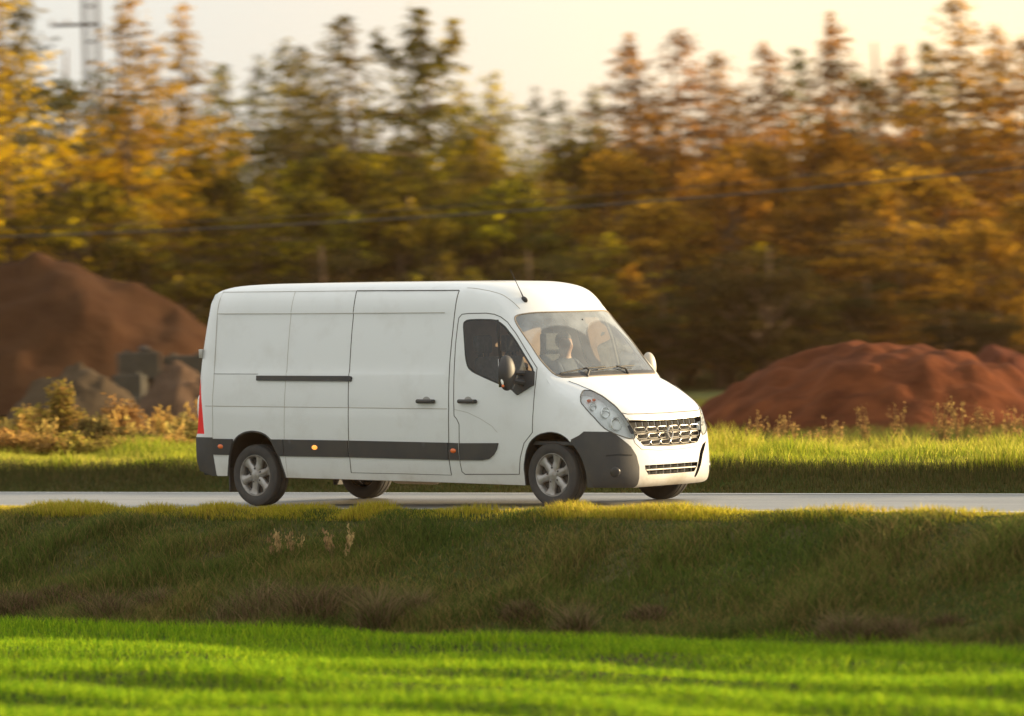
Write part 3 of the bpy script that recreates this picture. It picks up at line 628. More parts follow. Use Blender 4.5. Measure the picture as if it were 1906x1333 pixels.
m=MB(); P=[(-.02,-.86,1.32),(.02,-.80,1.36)]
V=[];F=[]; prof=[(.07,1.38),(-.05,1.395),(-.28,1.37),(-.40,1.30),(-.42,1.15),(-.36,.80)]
yy=np.linspace(-.84,.84,13)
for x,z in prof:
    for y in yy: V.append((x-(.10*(abs(y)/.84)**2 if x>-.1 else 0),y,z+(.05*math.exp(-((y-.42)/.22)**2) if -.35<x<-.1 else 0)))
for i in range(len(prof)-1):
    for j in range(12): a=i*13+j; F.append((a,a+1,a+14,a+13))
m.add(V,F); dash=I('dashboard',m,dashm)
for ch,sg in ((SN,-1),(SF,1)):   # inner door skins below the windows
    L_=np.array([(x,z) for x in np.linspace(-1.28,-.22,8) for z in (.75,1.0,1.22)]); A=ch.pt(L_)-ch.nm(L_)*.06
    F=[(i*3+j,i*3+j+1,i*3+j+4,i*3+j+3) for i in range(7) for j in range(2)]
    d=[q for q in van.children if q.name.startswith('front_door')][0 if sg<0 else 1]; m=MB(); m.add(A,F); I('door_card',m,cabin,par=d)
def seat(y,w):
    m=MB(); m.box((-.80,y,.98),(.52,w,.16)); I('seat_cushion',m,seatm,.05)
    m=MB(); m.box((-1.13,y,1.32),(.15,w,.62),rot=Euler((0,-.16,0)).to_matrix(),taper=.82); I('seat_backrest',m,seatm,.06)
    for yy_ in ((y,) if w<.6 else (y-.23,y+.23)):
        m=MB(); m.box((-1.20,yy_,1.76),(.09,.24,.19)); m.tube([(-1.19,yy_-.05,1.6),(-1.2,yy_-.05,1.72)],.007,6); m.tube([(-1.19,yy_+.05,1.6),(-1.2,yy_+.05,1.72)],.007,6); I('headrest',m,seatm,.03)
seat(.47,.50); seat(-.42,.88)
m=MB(); c=Vector((-.44,.46,1.33)); q=Euler((0,math.radians(-38),0)).to_matrix(); P=[c+q@Vector((0,.195*math.cos(a),.195*math.sin(a))) for a in np.linspace(0,2*math.pi,29)[:-1]]
m.tube(P,.015,8,closed=True); m.sphere(c+q@Vector((.03,0,0)),(.04,.07,.06),12,8)
for a in (.2,math.pi-.2,-math.pi/2): m.tube([c+q@Vector((.02,0,0)),c+q@Vector((0,.19*math.cos(a),.19*math.sin(a)))],.012,6)
m.tube([c+q@Vector((.03,0,0)),c+q@Vector((.28,0,-.02))],.04,8); I('steering_wheel',m,seal)
m=MB(); m.box((-.36,0,1.93),(.03,.22,.065)); m.tube([(-.34,0,1.95),(-.33,0,2.02)],.01,6); I('interior_mirror',m,seal,.01)
for y,cz in ((-.35,2.0),(.35,2.0)):
    m=MB(); m.box((-.56,y,2.08),(.17,.5,.02),rot=Euler((0,.5,0)).to_matrix()); I('sun_visor',m,principled('visor_grey',(.3,.3,.28),.9),.006)
m=MB(); m.box((-.09,-.30,1.425),(.24,.34,.012),rot=Euler((0,.08,.4)).to_matrix()); m.box((-.12,-.24,1.438),(.2,.28,.008),rot=Euler((0,.1,-.2)).to_matrix())
o=m.build('paper_sheets',noisy(principled('paper',(.78,.8,.78),.8),(.7,.76,.76),(.8,.78,.74),12),None,xf=T,bevel=.002); tag(o,'white paper sheets lying on the van dashboard','papers')
# --- wheels
def wheel(x,sg):
    c=Vector((x,sg*.875,.345)); 
    m=MB(); pf=[(.215,-.085),(.235,-.100),(.27,-.110),(.31,-.107),(.332,-.096),(.343,-.075),(.345,-.05)]
    for y in (-.045,-.035): pf.append((.345 if y<-.04 else .337,y))
    pf+=[(.337,-.03),(.3455,-.025),(.3455,.025),(.337,.03),(.337,.035),(.345,.045),(.345,.05),(.343,.075),(.332,.096),(.31,.107),(.27,.110),(.235,.100),(.215,.085)]
    m.lathe([(r,-h*sg*-1) for r,h in pf],56)
    w=m.build('wheel',rubber,van,angle=25); w.location=c
    m=MB(); f=lambda r,h:(r,sg*h)
    m.lathe([f(.200,-.09),f(.200,.06),f(.212,.082),f(.224,.100),f(.230,.100),f(.231,.094),f(.222,.085)],48)
    m.build('rim',silver,w)
    m=MB(); m.lathe([f(.001,.03),f(.2,.03)],32); m.build('brake_disc',principled('brake_dark',(.03,.028,.026),.7),w)
    m=MB(); NS=6
    for k in range(NS):
        a0=2*math.pi*k/NS+.26; pr=[(.05,.045,.088),(.10,.046,.082),(.15,.040,.078),(.185,.052,.084),(.212,.075,.088)]
        V=[];F=[]
        for r,hw,h in pr:
            for t,dh in ((-1,-.014),(-.75,0),(0,.006),(.75,0),(1,-.014)):
                V.append((r*math.cos(a0)-t*hw*math.sin(a0),sg*(h+dh),r*math.sin(a0)+t*hw*math.cos(a0)))
            for t in (1,-1): V.append((r*math.cos(a0)-t*hw*math.sin(a0),sg*(h-.04),r*math.sin(a0)+t*hw*math.cos(a0)))
        for i in range(len(pr)-1):
            for j in range(7): F.append((i*7+j,i*7+(j+1)%7,(i+1)*7+(j+1)%7,(i+1)*7+j))
        m.add(V,F)
    m.build('spokes',silver,w,angle=50)
    m=MB(); m.lathe([f(.055,.07),f(.055,.096),f(.045,.102),f(.001,.104)],24)
    m.build('hub_cap',silver,w)
    m=MB()
    for k in range(5):
        a=2*math.pi*k/5+.5; m.sphere((.078*math.cos(a),sg*.086,.078*math.sin(a)),.012,8,6)
    m.build('bolt_circle',principled('bolt_dark',(.05,.045,.04),.6),w)
for x in (0,-4.332):
    for sg in (-1,1): wheel(x,sg)
# ================= DRIVER =================
def skinned(name,joints,edges,mat,parent=None,sub=2):
    """one continuous body: joints {key:(pos,radius)}"""
    ks=list(joints); me=bpy.data.meshes.new(name); me.from_pydata([T(joints[k][0]) for k in ks],[(ks.index(a),ks.index(b)) for a,b in edges],[])
    o=link(bpy.data.objects.new(name,me)); md=o.modifiers.new('skin','SKIN'); md.use_smooth_shade=True
    for i,k in enumerate(ks):
        r=joints[k][1]; sv=me.skin_vertices[0].data[i]; sv.radius=(r,r) if not hasattr(r,'__len__') else r; sv.use_root=(i==0)
    sb_=o.modifiers.new('sub','SUBSURF'); sb_.levels=sub; sb_.render_levels=sub
    dg=bpy.context.evaluated_depsgraph_get(); dg.update(); m2=bpy.data.meshes.new_from_object(o.evaluated_get(dg)); o.modifiers.clear(); o.data=m2; m2.materials.clear(); m2.materials.append(mat)
    m2.polygons.foreach_set('use_smooth',[True]*len(m2.polygons))
    if parent is not None: o.parent=parent
    return o
skin=principled('skin',(.42,.22,.14),.55); cloth=noisy(principled('jacket_cloth',(.05,.06,.09),.85),(.045,.055,.08),(.07,.08,.11),30); hairm=principled('hair_brown',(.05,.03,.02),.6)
J={'pel':((-.92,.46,1.10),.12),'sp':((-.98,.46,1.28),.125),'ch':((-1.0,.46,1.46),.13),'nk':((-.98,.46,1.60),.058),'jaw':((-.955,.46,1.68),.062),'hd':((-.965,.46,1.76),.088),'cr':((-.98,.46,1.83),.072),
 'no':((-.868,.46,1.735),.014)}
Ed=[('pel','sp'),('sp','ch'),('ch','nk'),('nk','jaw'),('jaw','hd'),('hd','cr'),('hd','no')]
for s,sg in (('l',1),('r',-1)):
    J.update({s+'sh':((-.98,.46+sg*.17,1.50),.062),s+'el':((-.78,.46+sg*.24,1.27),.045),s+'wr':((-.57,.46+sg*.17,1.38),.028),s+'pa':((-.50,.46+sg*.165,1.41),(.036,.02)),
     s+'hp':((-.88,.46+sg*.09,1.07),.10),s+'kn':((-.48,.46+sg*.12,1.08),.062),s+'an':((-.30,.46+sg*.11,.80),.042),s+'to':((-.16,.46+sg*.11,.78),.035),s+'ea':((-.975,.46+sg*.085,1.735),.014)})
    Ed+=[('ch',s+'sh'),(s+'sh',s+'el'),(s+'el',s+'wr'),(s+'wr',s+'pa'),('pel',s+'hp'),(s+'hp',s+'kn'),(s+'kn',s+'an'),(s+'an',s+'to'),('hd',s+'ea')]
    for i in range(4):
        y=.46+sg*(.165+(i-1.5)*.022); L_=(.030,.035,.032,.025)[i]
        J[s+'f%da'%i]=((-.478,y,1.435-.004*i),.0095); J[s+'f%db'%i]=((-.445,y,1.442+L_*.3),.009); J[s+'f%dc'%i]=((-.425,y+sg*.0,1.425),.008)
        Ed+=[(s+'pa',s+'f%da'%i),(s+'f%da'%i,s+'f%db'%i),(s+'f%db'%i,s+'f%dc'%i)]
    J[s+'ta']=((-.505,.46+sg*.12,1.425),.011); J[s+'tb']=((-.475,.46+sg*.11,1.445),.009); Ed+=[(s+'pa',s+'ta'),(s+'ta',s+'tb')]
person=skinned('person',J,Ed,skin); tag(person,'driver in dark jacket sitting behind the van steering wheel','person')
JJ={k:(J[k][0],(J[k][1]+.018) if k!='nk' else .066) for k in ('pel','sp','ch','nk','lsh','lel','lwr','rsh','rel','rwr')}
skinned('jacket',JJ,[e for e in Ed if e[0] in JJ and e[1] in JJ],cloth,person)
JT={k:(J[k][0],J[k][1]+.015) for k in ('pel','lhp','lkn','lan','rhp','rkn','ran')}
skinned('trousers',JT,[e for e in Ed if e[0] in JT and e[1] in JT],principled('trouser_cloth',(.04,.045,.05),.9),person)
m=MB(); m.sphere((-.992,.46,1.775),(.095,.088,.105),16,10); m.v=[(x,y,max(z,1.70) if x<-.97 else max(z,1.80+.0*x)) for x,y,z in m.v]; m.build('hair',hairm,person,xf=T)

# ================= TERRAIN =================
FWD=np.array([-math.sin(YAW),math.cos(YAW),0]); RGT=np.array([math.cos(YAW),math.sin(YAW),0])
_pz=[(-3000,-1.1),(-4.75,-1.1),(-4.3,-1.03),(-3.2,-.60),(-2.25,-.12),(-1.95,-.012),(-1.55,-.012),(2.05,-.012),(2.35,.0),(2.6,.05),(3.3,.27),(5.5,.28),(10,.05),(12,0),(3000,0)]
_py=np.array([a for a,b in _pz]);_pzz=np.array([b for a,b in _pz])
def vnoise(x,y,seed=0):
    def h(i,j): 
        v=np.sin(i*127.1+j*311.7+seed*74.7)*43758.5453; return v-np.floor(v)
    i=np.floor(x);j=np.floor(y);fx=x-i;fy=y-j;fx=fx*fx*(3-2*fx);fy=fy*fy*(3-2*fy)
    return (h(i,j)*(1-fx)+h(i+1,j)*fx)*(1-fy)+(h(i,j+1)*(1-fx)+h(i+1,j+1)*fx)*fy
def terrain(x,y):
    x=np.asarray(x,float);y=np.asarray(y,float)
    z=np.interp(y,_py,_pzz)
    f=_step((-4.4-y)/.6)*_step((y+40)/10)
    z=z+f*(.11*(np.sin(y*3.3+1.5*vnoise(x*.25,y*.25,1)*3)*.6+vnoise(x*.35,y*1.4,2)-.5)+.05*(vnoise(x*.9,y*2.5,3)-.5))
    b=_step((y+4.6)/.4)*_step((-2.0-y)/.4); z=z+b*.16*(vnoise(x*1.1,y*1.8,4)-.45)
    v=_step((y-2.5)/.4)*_step((30-y)/10); z=z+v*.10*(vnoise(x*.6,y*.8,5)-.4)
    return z
def gpos(px,d,z=None):
    """ground point seen at photo column px, d metres ahead"""
    py=700.
    for _ in range(5):
        u=(px-953)/9000.;v=-(py-666.5)/9000.
        cr,sr=math.cos(ROLL),math.sin(ROLL); a=(cr*u-sr*v)
        P=CAM+FWD*d+RGT*a*d; zz=float(terrain(P[0],P[1])) if z is None else z
        py=pixy(np.array([P[0],P[1],zz]))[1]
    return np.array([P[0],P[1],zz])
def pixy(P):
    q=np.array(cam_R.T@(np.asarray(P)-CAM)); return 953+9000*q[0]/-q[2],666.5-9000*q[1]/-q[2]
cam_R=np.array((Matrix.Rotation(YAW,3,'Z')@Matrix.Rotation(PITCH,3,'X')@Matrix.Rotation(ROLL,3,'Z')))
def height_for(P,py):
    """how tall a thing standing at P must be for its top to reach photo row py"""
    y0=pixy(P)[1];y1=pixy(P+np.array([0,0,1.]))[1]; return (y0-py)/(y0-y1)
gxs=np.concatenate([-np.geomspace(40,2800,22)[::-1],np.arange(-38,38,.25),np.geomspace(39,2800,22)])
gys=np.concatenate([-np.geomspace(42,2800,16)[::-1],np.arange(-41,14,.16),np.arange(14.3,40,1.),np.geomspace(42,2900,26)])
X,Y=np.meshgrid(gxs,gys);Z=terrain(X,Y); nx=len(gxs);ny=len(gys)
idx=np.arange(nx*ny).reshape(ny,nx); F=np.stack([idx[:-1,:-1],idx[:-1,1:],idx[1:,1:],idx[1:,:-1]],-1).reshape(-1,4)
gm=principled('meadow_soil',(.05,.06,.02),.95,**{'Specular IOR Level':.03}); gm=noisy(gm,(.035,.055,.012),(.085,.07,.032),.8,6,.35,.7,.5,bumpscale=12)
g=mesh_np('ground',np.stack([X.ravel(),Y.ravel(),Z.ravel()],1),F,gm); tag(g,kind='structure')
# road
rm=principled('asphalt',(.07,.07,.07),.42); rm=noisy(rm,(.16,.155,.145),(.25,.24,.22),1.3,8,.3,.7,.3,stretch=(.25,2,1),bumpscale=60)
xs=np.arange(-120,121,2.);V=[];F=[]
for x in xs:
    for y,z in ((-1.62,-.055),(-1.58,0),(-1.0,.004),(.35,.012),(1.7,.004),(2.22,0),(2.26,-.055)): V.append((x,y,z-.012 if abs(y-.35)<.2 else z-.004))
for i in range(len(xs)-1):
    for j in range(6): a=i*7+j; F.append((a,a+7,a+8,a+1))
m=MB(); m.add(V,F); o=m.build('road',rm,None); tag(o,kind='structure')
wm=noisy(principled('road_paint',(.7,.69,.66),.6),(.72,.7,.66),(.45,.43,.40),5,5,.45,.75,coords='Object')
for y in (-1.46,2.08):
    V=[];F=[]
    for x in xs: V+= [(x,y-.06,.0035),(x,y+.06,.0035)]
    for i in range(len(xs)-1): F.append((2*i,2*i+2,2*i+3,2*i+1))
    m=MB(); m.add(V,F); o=m.build('road_edge_line',wm,None); tag(o,kind='structure')
# ================= GRASS =================
def blades(name,P,h,w,lean,cols,mat,label,cat='grass',kind='stuff',parent=None):
    n=len(P); a=rng.uniform(0,2*np.pi,n); b=rng.uniform(0,2*np.pi,n); dx=np.stack([np.cos(a),np.sin(a),0*a],1)*(w/2)[:,None]; ld=np.stack([np.cos(b),np.sin(b),0*b],1)*(lean*h)[:,None]
    up=np.array([0,0,1.]); V=np.empty((n,5,3)); V[:,0]=P-dx;V[:,1]=P+dx; mid=P+ld*.3+up*(h*.6)[:,None]; V[:,2]=mid+dx*.7;V[:,3]=mid-dx*.7; V[:,4]=P+ld+up*h[:,None]
    k=np.arange(n)*5; Q=np.stack([k,k+1,k+2,k+3],1); Tt=np.stack([k+3,k+2,k+4],1)
    c=np.repeat(cols,5,axis=0).reshape(n,5,3).copy(); c[:,:2]*=.8
    o=mesh_np(name,V.reshape(-1,3),[Q,Tt],mat,parent,smooth=False,cols=c.reshape(-1,3))
    if label: tag(o,label,cat,kind=kind)
    return o
def mixc(pal,n,patch=None):
    pal=np.array(pal,float); k=rng.random((n,len(pal)))**3
    if patch is not None: k*=patch
    k/=k.sum(1,keepdims=True); return k@pal*rng.uniform(.7,1.3,(n,1))
grassm=leafmat('grass_blades',.55); drym=leafmat('dry_grass_blades',.5,.8)
def field_pts(y0,y1,n,margin=1.5):
    """random points in the band of ground that the view can cover"""
    out=[];tot=0
    while tot<n:
        y=rng.uniform(y0,y1,n*2); x=rng.uniform(-36,22,n*2); rel=np.stack([x-CAM[0],y-CAM[1]],1); d=rel@FWD[:2]; u=(rel@RGT[:2])/np.maximum(d,1)
        k=(d>30)&(np.abs(u)<.106+margin/np.maximum(d,1)); out.append(np.stack([x[k],y[k]],1)); tot+=k.sum()
    return np.concatenate(out)[:n]
def grass_zone(name,label,y0,y1,n,h,w,lean,pal,mat=grassm,dens=None,hmod=None,pk=None):
    p=field_pts(y0,y1,n)
    if dens is not None: p=p[rng.random(len(p))<dens(p[:,0],p[:,1])]
    z=terrain(p[:,0],p[:,1])-.005; P=np.concatenate([p,z[:,None]],1); n=len(P)
    hh=rng.uniform(*h,n)
    if hmod is not None: hh*=hmod(p[:,0],p[:,1])
    pt=None
    if pk: 
        pt=np.stack([np.clip(vnoise(p[:,0]*s[0],p[:,1]*s[1],s[2])**s[3],.01,1)*s[4] for s in pk],1)
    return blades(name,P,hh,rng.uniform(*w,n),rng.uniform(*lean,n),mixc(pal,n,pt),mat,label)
grass_zone('field_grass','short bright green grass covering the low field in front',-16.5,-4.5,210000,(.05,.13),(.006,.011),(.1,.8),[(.16,.28,.006),(.07,.16,.006),(.36,.42,.012)],hmod=lambda x,y:.5+1.0*vnoise(x*.5,y*2.2,8))
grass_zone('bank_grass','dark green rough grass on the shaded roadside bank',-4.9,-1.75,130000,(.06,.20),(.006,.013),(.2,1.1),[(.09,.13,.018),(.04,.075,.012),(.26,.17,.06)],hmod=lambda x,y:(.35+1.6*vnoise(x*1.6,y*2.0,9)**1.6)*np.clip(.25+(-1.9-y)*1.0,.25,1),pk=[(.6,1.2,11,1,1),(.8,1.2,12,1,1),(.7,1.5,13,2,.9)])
_kd=lambda x,y:.25+.75*_step((vnoise(x*.55,y*1.0,31)-.35)/.25)
grass_zone('kerbside_grass','grass fringe coloured yellow as if sunlit along the near edge of the road',-2.15,-1.56,60000,(.03,.10),(.006,.01),(.1,.6),[(.60,.52,.03),(.36,.38,.02),(.65,.50,.07)],dens=_kd,pk=[(.9,1.5,33,1.5,1),(.8,1.5,34,1,.9),(1.1,1.5,35,1.5,.9)],hmod=lambda x,y:.35+1.4*vnoise(x*2.2,y*1.,10)**1.5)  # bright yellow palette puts sunlight into the blade colour
grass_zone('verge_grass','sunlit yellow-green grass along the far edge of the road',3.1,9.5,140000,(.07,.22),(.007,.013),(.1,.6),[(.34,.35,.015),(.15,.20,.015),(.52,.40,.07)],pk=[(.5,.7,41,1,1),(.6,.8,42,1,1),(.7,.9,43,1.6,1.6)],hmod=lambda x,y:.3+2.0*vnoise(x*1.1,y*.9,14)**2.2)
grass_zone('shade_tinted_grass','grass coloured dark to deepen the shade on the low bank across the road',2.26,3.3,36000,(.05,.16),(.007,.012),(.1,.7),[(.06,.075,.015),(.04,.05,.012),(.11,.08,.03)],hmod=lambda x,y:np.clip(.3+(y-2.28)*1.2,0,1))  # darker palette puts the shade of the slope into the blades
grass_zone('meadow_grass','rough meadow grass on the flat ground behind the verge',9.5,40,90000,(.10,.26),(.012,.022),(.1,.6),[(.08,.11,.015),(.06,.08,.012),(.16,.12,.03)])

# ================= PLANTS =================
def leaves(C,size,cols,flat=0.3,aspect=.5,dirs=None):
    """leaf quads centred on C"""
    n=len(C); a=rng.normal(size=(n,3)) if dirs is None else dirs+rng.normal(size=(n,3))*.35
    a/=np.linalg.norm(a,axis=1,keepdims=True); b=rng.normal(size=(n,3)); b[:,2]+=0; nrm=np.cross(a,b); nrm[:,2]+=flat*2*np.sign(nrm[:,2]+1e-6); b=np.cross(nrm,a); b/=np.linalg.norm(b,axis=1,keepdims=True)
    s=size[:,None]; V=np.stack([C-a*s*.5,C+b*s*aspect*.5,C+a*s*.5,C-b*s*aspect*.5],1); return V.reshape(-1,3),np.arange(n*4).reshape(n,4),np.repeat(cols,4,axis=0)
conif=leafmat('conifer_needles',.42,.7); broad=leafmat('broad_leaves',.5); goldm=leafmat('golden_needles',.5)
bark=noisy(principled('bark',(.09,.06,.04),.9),(.20,.12,.07),(.10,.065,.04),6,5,stretch=(1,1,.2)); 
def trunk_mesh(h,r,bend=0,limbs=None,n=8):
    m=MB(); P=[(bend*math.sin(t*2.2)*h*.02,bend*math.cos(t*3)*h*.015,t*h) for t in np.linspace(0,1,9)]; m.tube(P,[r*(1-.93*t)+.01 for t in np.linspace(0,1,9)],n)
    if limbs:
        for a,b,rr in limbs: m.tube([a,((a[0]+b[0])/2,(a[1]+b[1])/2,(a[2]+b[2])/2+.04),b],[rr,rr*.7,rr*.25],5)
    return m
def spruce_mesh(seed,h=12,R=2.3,whorls=34,dense=1.0,pal=((.035,.055,.018),(.06,.075,.02),(.10,.09,.025)),z0=.08,up=0.0,fork=False,size=.26,slope=.45):
    r=np.random.default_rng(seed); C=[];D=[];S=[];limbs=[]
    heads=[(0,0,h,1.0)] if not fork else [(0,0,h,1.0),(.95,.1,h*.965,.6),(-1.0,.1,h*.945,.55)]
    for hx,hy,hh,sc in heads:
        z=hh*.985; zlo=h*z0 if sc==1 else h*.84
        while z>zlo:
            L=min(sc*slope*(hh-z)+.16,R)*r.uniform(.75,1.15)
            if z<.2*h: L*=.5+2.5*z/h
            for b in range(int(r.integers(3,6))):
                if r.random()>.95*dense: continue
                a=r.uniform(0,2*math.pi); l=L*r.uniform(.45,1.2); zz=z+r.uniform(-.18,.18); drop=.22*l*(1-up)-.3*up*l
                lx=hx*min(1,max(0,(z-h*.8)/(h*.1))) if sc<1 else 0
                b0=np.array([lx,0,zz]); tip=np.array([lx+l*math.cos(a),hy+l*math.sin(a),zz-drop+.15*l])
                if l>.6: limbs.append((tuple(b0),tuple(tip),.010+.010*l))
                m=max(3,int(l/.16*dense))
                for q in np.linspace(.1,1,m):
                    p=b0+(tip-b0)*q; p[2]+=-.12*l*math.sin(q*3.1)+.03
                    w=.34*l*(1.15-q)+.07
                    for _ in range(2):
                        C.append(p+np.array([-math.sin(a),math.cos(a),0])*r.normal()*w*.6+np.array([0,0,r.normal()*.10-.06])); D.append([math.cos(a),math.sin(a),-.35]); S.append(size*r.uniform(.6,1.3))
            z-=.11+.10*r.random()+.008*(hh-z)
    C=np.array(C);D=np.array(D);S=np.array(S); n=len(C)
    pal=np.array(pal); k=r.random((n,3))**2; clump=vnoise(C[:,0]*.9+seed,C[:,2]*.8,seed); k[:,2]*=.05+clump**3*3.0; k/=k.sum(1,keepdims=True); cols=k@pal*r.uniform(.7,1.3,(n,1))  # golden clumps put sunlit patches into the leaf colour
    V,F,c=leaves(C,S,cols,.25,.42,D); return V,F,c,limbs
def broad_mesh(seed,h=6,R=2.0,n=6500,pal=((.09,.09,.015),(.16,.12,.02),(.07,.07,.015)),leaf=.19,lobes=44):
    r=np.random.default_rng(seed); C=[];limbs=[]
    cs=[]
    for _ in range(lobes):
        t=r.uniform(.22,1); a=r.uniform(0,6.28); q=R*r.uniform(.1,.85)*math.sin(math.pi*(.12+.80*t))**.7; cs.append((q*math.cos(a),q*math.sin(a),h*t*.93,R*r.uniform(.14,.32)))
        limbs.append(((0,0,h*t*.45),(cs[-1][0],cs[-1][1],cs[-1][2]),.03+.03*r.random()))
    per=n//lobes
    for x,y,z,s in cs:
        g=r.normal(size=(per,3)); g/=np.linalg.norm(g,axis=1,keepdims=True); g*=(r.random((per,1))**.45)*s*np.array([1,1,.7]); C.append(g+np.array([x,y,z]))
    C=np.concatenate(C); C=C[C[:,2]>.05]; n=len(C); pal=np.array(pal); k=r.random((n,3))**2; lob=np.repeat(r.random((lobes,3)),per,0)[:n]; k*=lob**2+.02; k/=k.sum(1,keepdims=True); cols=k@pal*r.uniform(.7,1.3,(n,1))
    V,F,c=leaves(C,leaf*r.uniform(.6,1.3,n),cols,.2,.6); return V,F,c,limbs
protos={}
def _sat(p,f=1.25,g=1.35): return [tuple(max(.004,(m+(c-m)*f)*(g if m>.12 else .62)) for c in q) for q in p for m in [sum(q)/3]]  # lowers dark tones, raises golden ones to strengthen the painted sunlit patches
def make_tree(key,name,kind,h,**kw):
    """builds a tree thing (crown, trunk) at the origin and keeps it as the source of copies"""
    V,F,c,limbs=(spruce_mesh if kind=='c' else broad_mesh)(h=h,**{**kw,'pal':_sat(kw['pal'],g=2.2 if kind=='c' else 1.45)})
    protos[key]=(name,V,F,c,limbs,h,kind)
SP=((.04,.055,.02),(.07,.075,.022),(.22,.17,.035))
OL=((.06,.068,.02),(.14,.12,.025),(.30,.21,.04))
GO=((.22,.14,.02),(.33,.21,.03),(.10,.085,.025))
GLOW_TINT=((.09,.055,.022),(.17,.085,.03),(.36,.18,.045))  # orange glow of a lens flare put into right-hand foliage colour
make_tree('sp1','spruce_tree','c',12,seed=1,R=2.3,slope=.50,dense=1.25,pal=SP)
make_tree('sp2','spruce_tree','c',12,seed=2,R=1.9,slope=.42,whorls=38,pal=SP,dense=1.15)
make_tree('sp3','spruce_tree','c',12,seed=3,slope=.62,R=2.7,pal=OL,dense=1.1)
make_tree('fork','pine_tree','c',13,seed=4,slope=.40,R=2.2,pal=OL,dense=1.3,fork=True,up=.2,size=.3)
make_tree('thin','young_spruce','c',9,seed=5,slope=.34,R=1.2,whorls=24,pal=SP,dense=1.0,size=.22)
make_tree('larch','larch_tree','c',14,seed=6,R=2.6,slope=.42,pal=GO,dense=1.2,up=.3,size=.27)
make_tree('glow1','spruce_tree','c',12,seed=7,slope=.45,R=2.2,pal=GLOW_TINT,dense=1.2)
make_tree('glow2','spruce_tree','c',12,seed=8,slope=.68,R=2.8,pal=GLOW_TINT,dense=1.0,up=.1)
make_tree('b1','broadleaf_tree','b',7,seed=11,R=2.4,pal=((.06,.065,.015),(.26,.20,.03),(.05,.05,.015)))
make_tree('b2','broadleaf_tree','b',7,seed=12,R=2.2,pal=((.20,.15,.02),(.36,.24,.035),(.08,.07,.018)))
make_tree('b3','broadleaf_tree','b',7,seed=13,R=2.5,pal=((.15,.08,.02),(.34,.18,.045),(.07,.045,.018)))  # same orange glow put into the leaf colour
make_tree('b4','birch_tree','b',11,seed=14,R=2.3,n=5000,lobes=50,pal=((.09,.10,.03),(.14,.13,.04),(.06,.07,.025)),leaf=.15)
make_tree('dk','thicket_tree','b',7,seed=19,R=2.6,pal=((.030,.034,.012),(.05,.042,.014),(.10,.07,.02)))
built={}
def put_tree(key,px,d,top,label,group=None,wide=1.0,name=None):
    nm,V,F,c,limbs,h,kind=protos[key]; P=gpos(px,d); H=height_for(P,top); s=H/h
    root=empty(name or nm,P); root.rotation_euler=(0,0,rng.uniform(0,6.28)) if key!='fork' else (0,0,YAW)
    ws=s**.75*wide; root.scale=(ws,ws,s)
    if key not in built:
        cr=mesh_np('crown',V,F,{'c':goldm if key=='larch' else conif,'b':broad}[kind],root,smooth=False,cols=c)
        tr=trunk_mesh(h*.97,.022*h*.5 if kind=='c' else .020*h,1,limbs[::2] if kind=='c' else limbs).build('trunk',bark,root)
        built[key]=(cr,tr)
    else:
        for o in built[key]: q=o.copy(); COL.objects.link(q); q.parent=root
    tag(root,label,'tree',group); return root
LB={'g':'dark green spruce in the middle of the tree line behind the van','o':'glow-tinted spruce in the copper-toned right half of the tree line','u':'low leafy tree'}
HAND={10: 'the left-edge golden larch', 62: 'the slim left spruce', 135: 'the birch at the power pole', 262: 'the tall larch right of the pole', 232: 'the thin-leaved birch', 360: 'the yellow pointed larch', 428: 'the spruce after the pointed larch', 500: 'the lone faint sapling', 545: 'the left twin spire', 583: 'the right twin spire', 655: 'the tall dark spruce', 795: 'the forked pine', 872: 'the yellow-green spruce', 935: 'the broad olive spruce', 1012: 'the dead-looking sapling', 1055: 'the small spire in the sky gap', 1120: 'the gappy spruce before the dense spire', 1188: 'the dense dark spire', 1286: 'the sparse gappy spruce', 1352: 'the narrow pale spire', 1442: 'the glow-tinted dark brown spruce', 1500: 'the thin spire', 1567: 'the bushy-topped spruce', 1643: 'the birch after the bushy top', 1692: 'the glow-tinted brown spruce amid the airy stretch', 1742: 'the spire before the tallest', 1798: 'the tallest right-hand tree', 1872: 'the glow-tinted right-edge spruce', 1925: 'the frame-cut right spruce'}
KW={'dk':'dark low thicket tree','thin':'slim young spruce','sp1':'dense green spruce','sp2':'slim green spruce','sp3':'broad olive spruce','glow1':'glow-tinted brown spruce','glow2':'wide glow-tinted copper spruce','b1':'round green leafy tree','b2':'golden leafy tree','b3':'glow-tinted orange-brown leafy tree','b4':'small birch'}
_used={}
def wood_label(key,px,row):
    k=min(HAND,key=lambda q:abs(q-px)); l=f"{KW[key]}, {row}, {'left below' if px<k-8 else 'right below' if px>k+8 else 'straight below'} {HAND[k]}"
    if l in _used: l=l.replace('left below','further left below').replace('right below','further right below').replace('straight below','just beside and below')
    _used[l]=1; return l
def filler(key,px,d,top,row,wide):
    px=float(px); o=put_tree(str(key),px,d,top,wood_label(str(key),px,row),('right half of the wood, ' if px>1130 else 'left half of the wood, ')+row,wide); return o
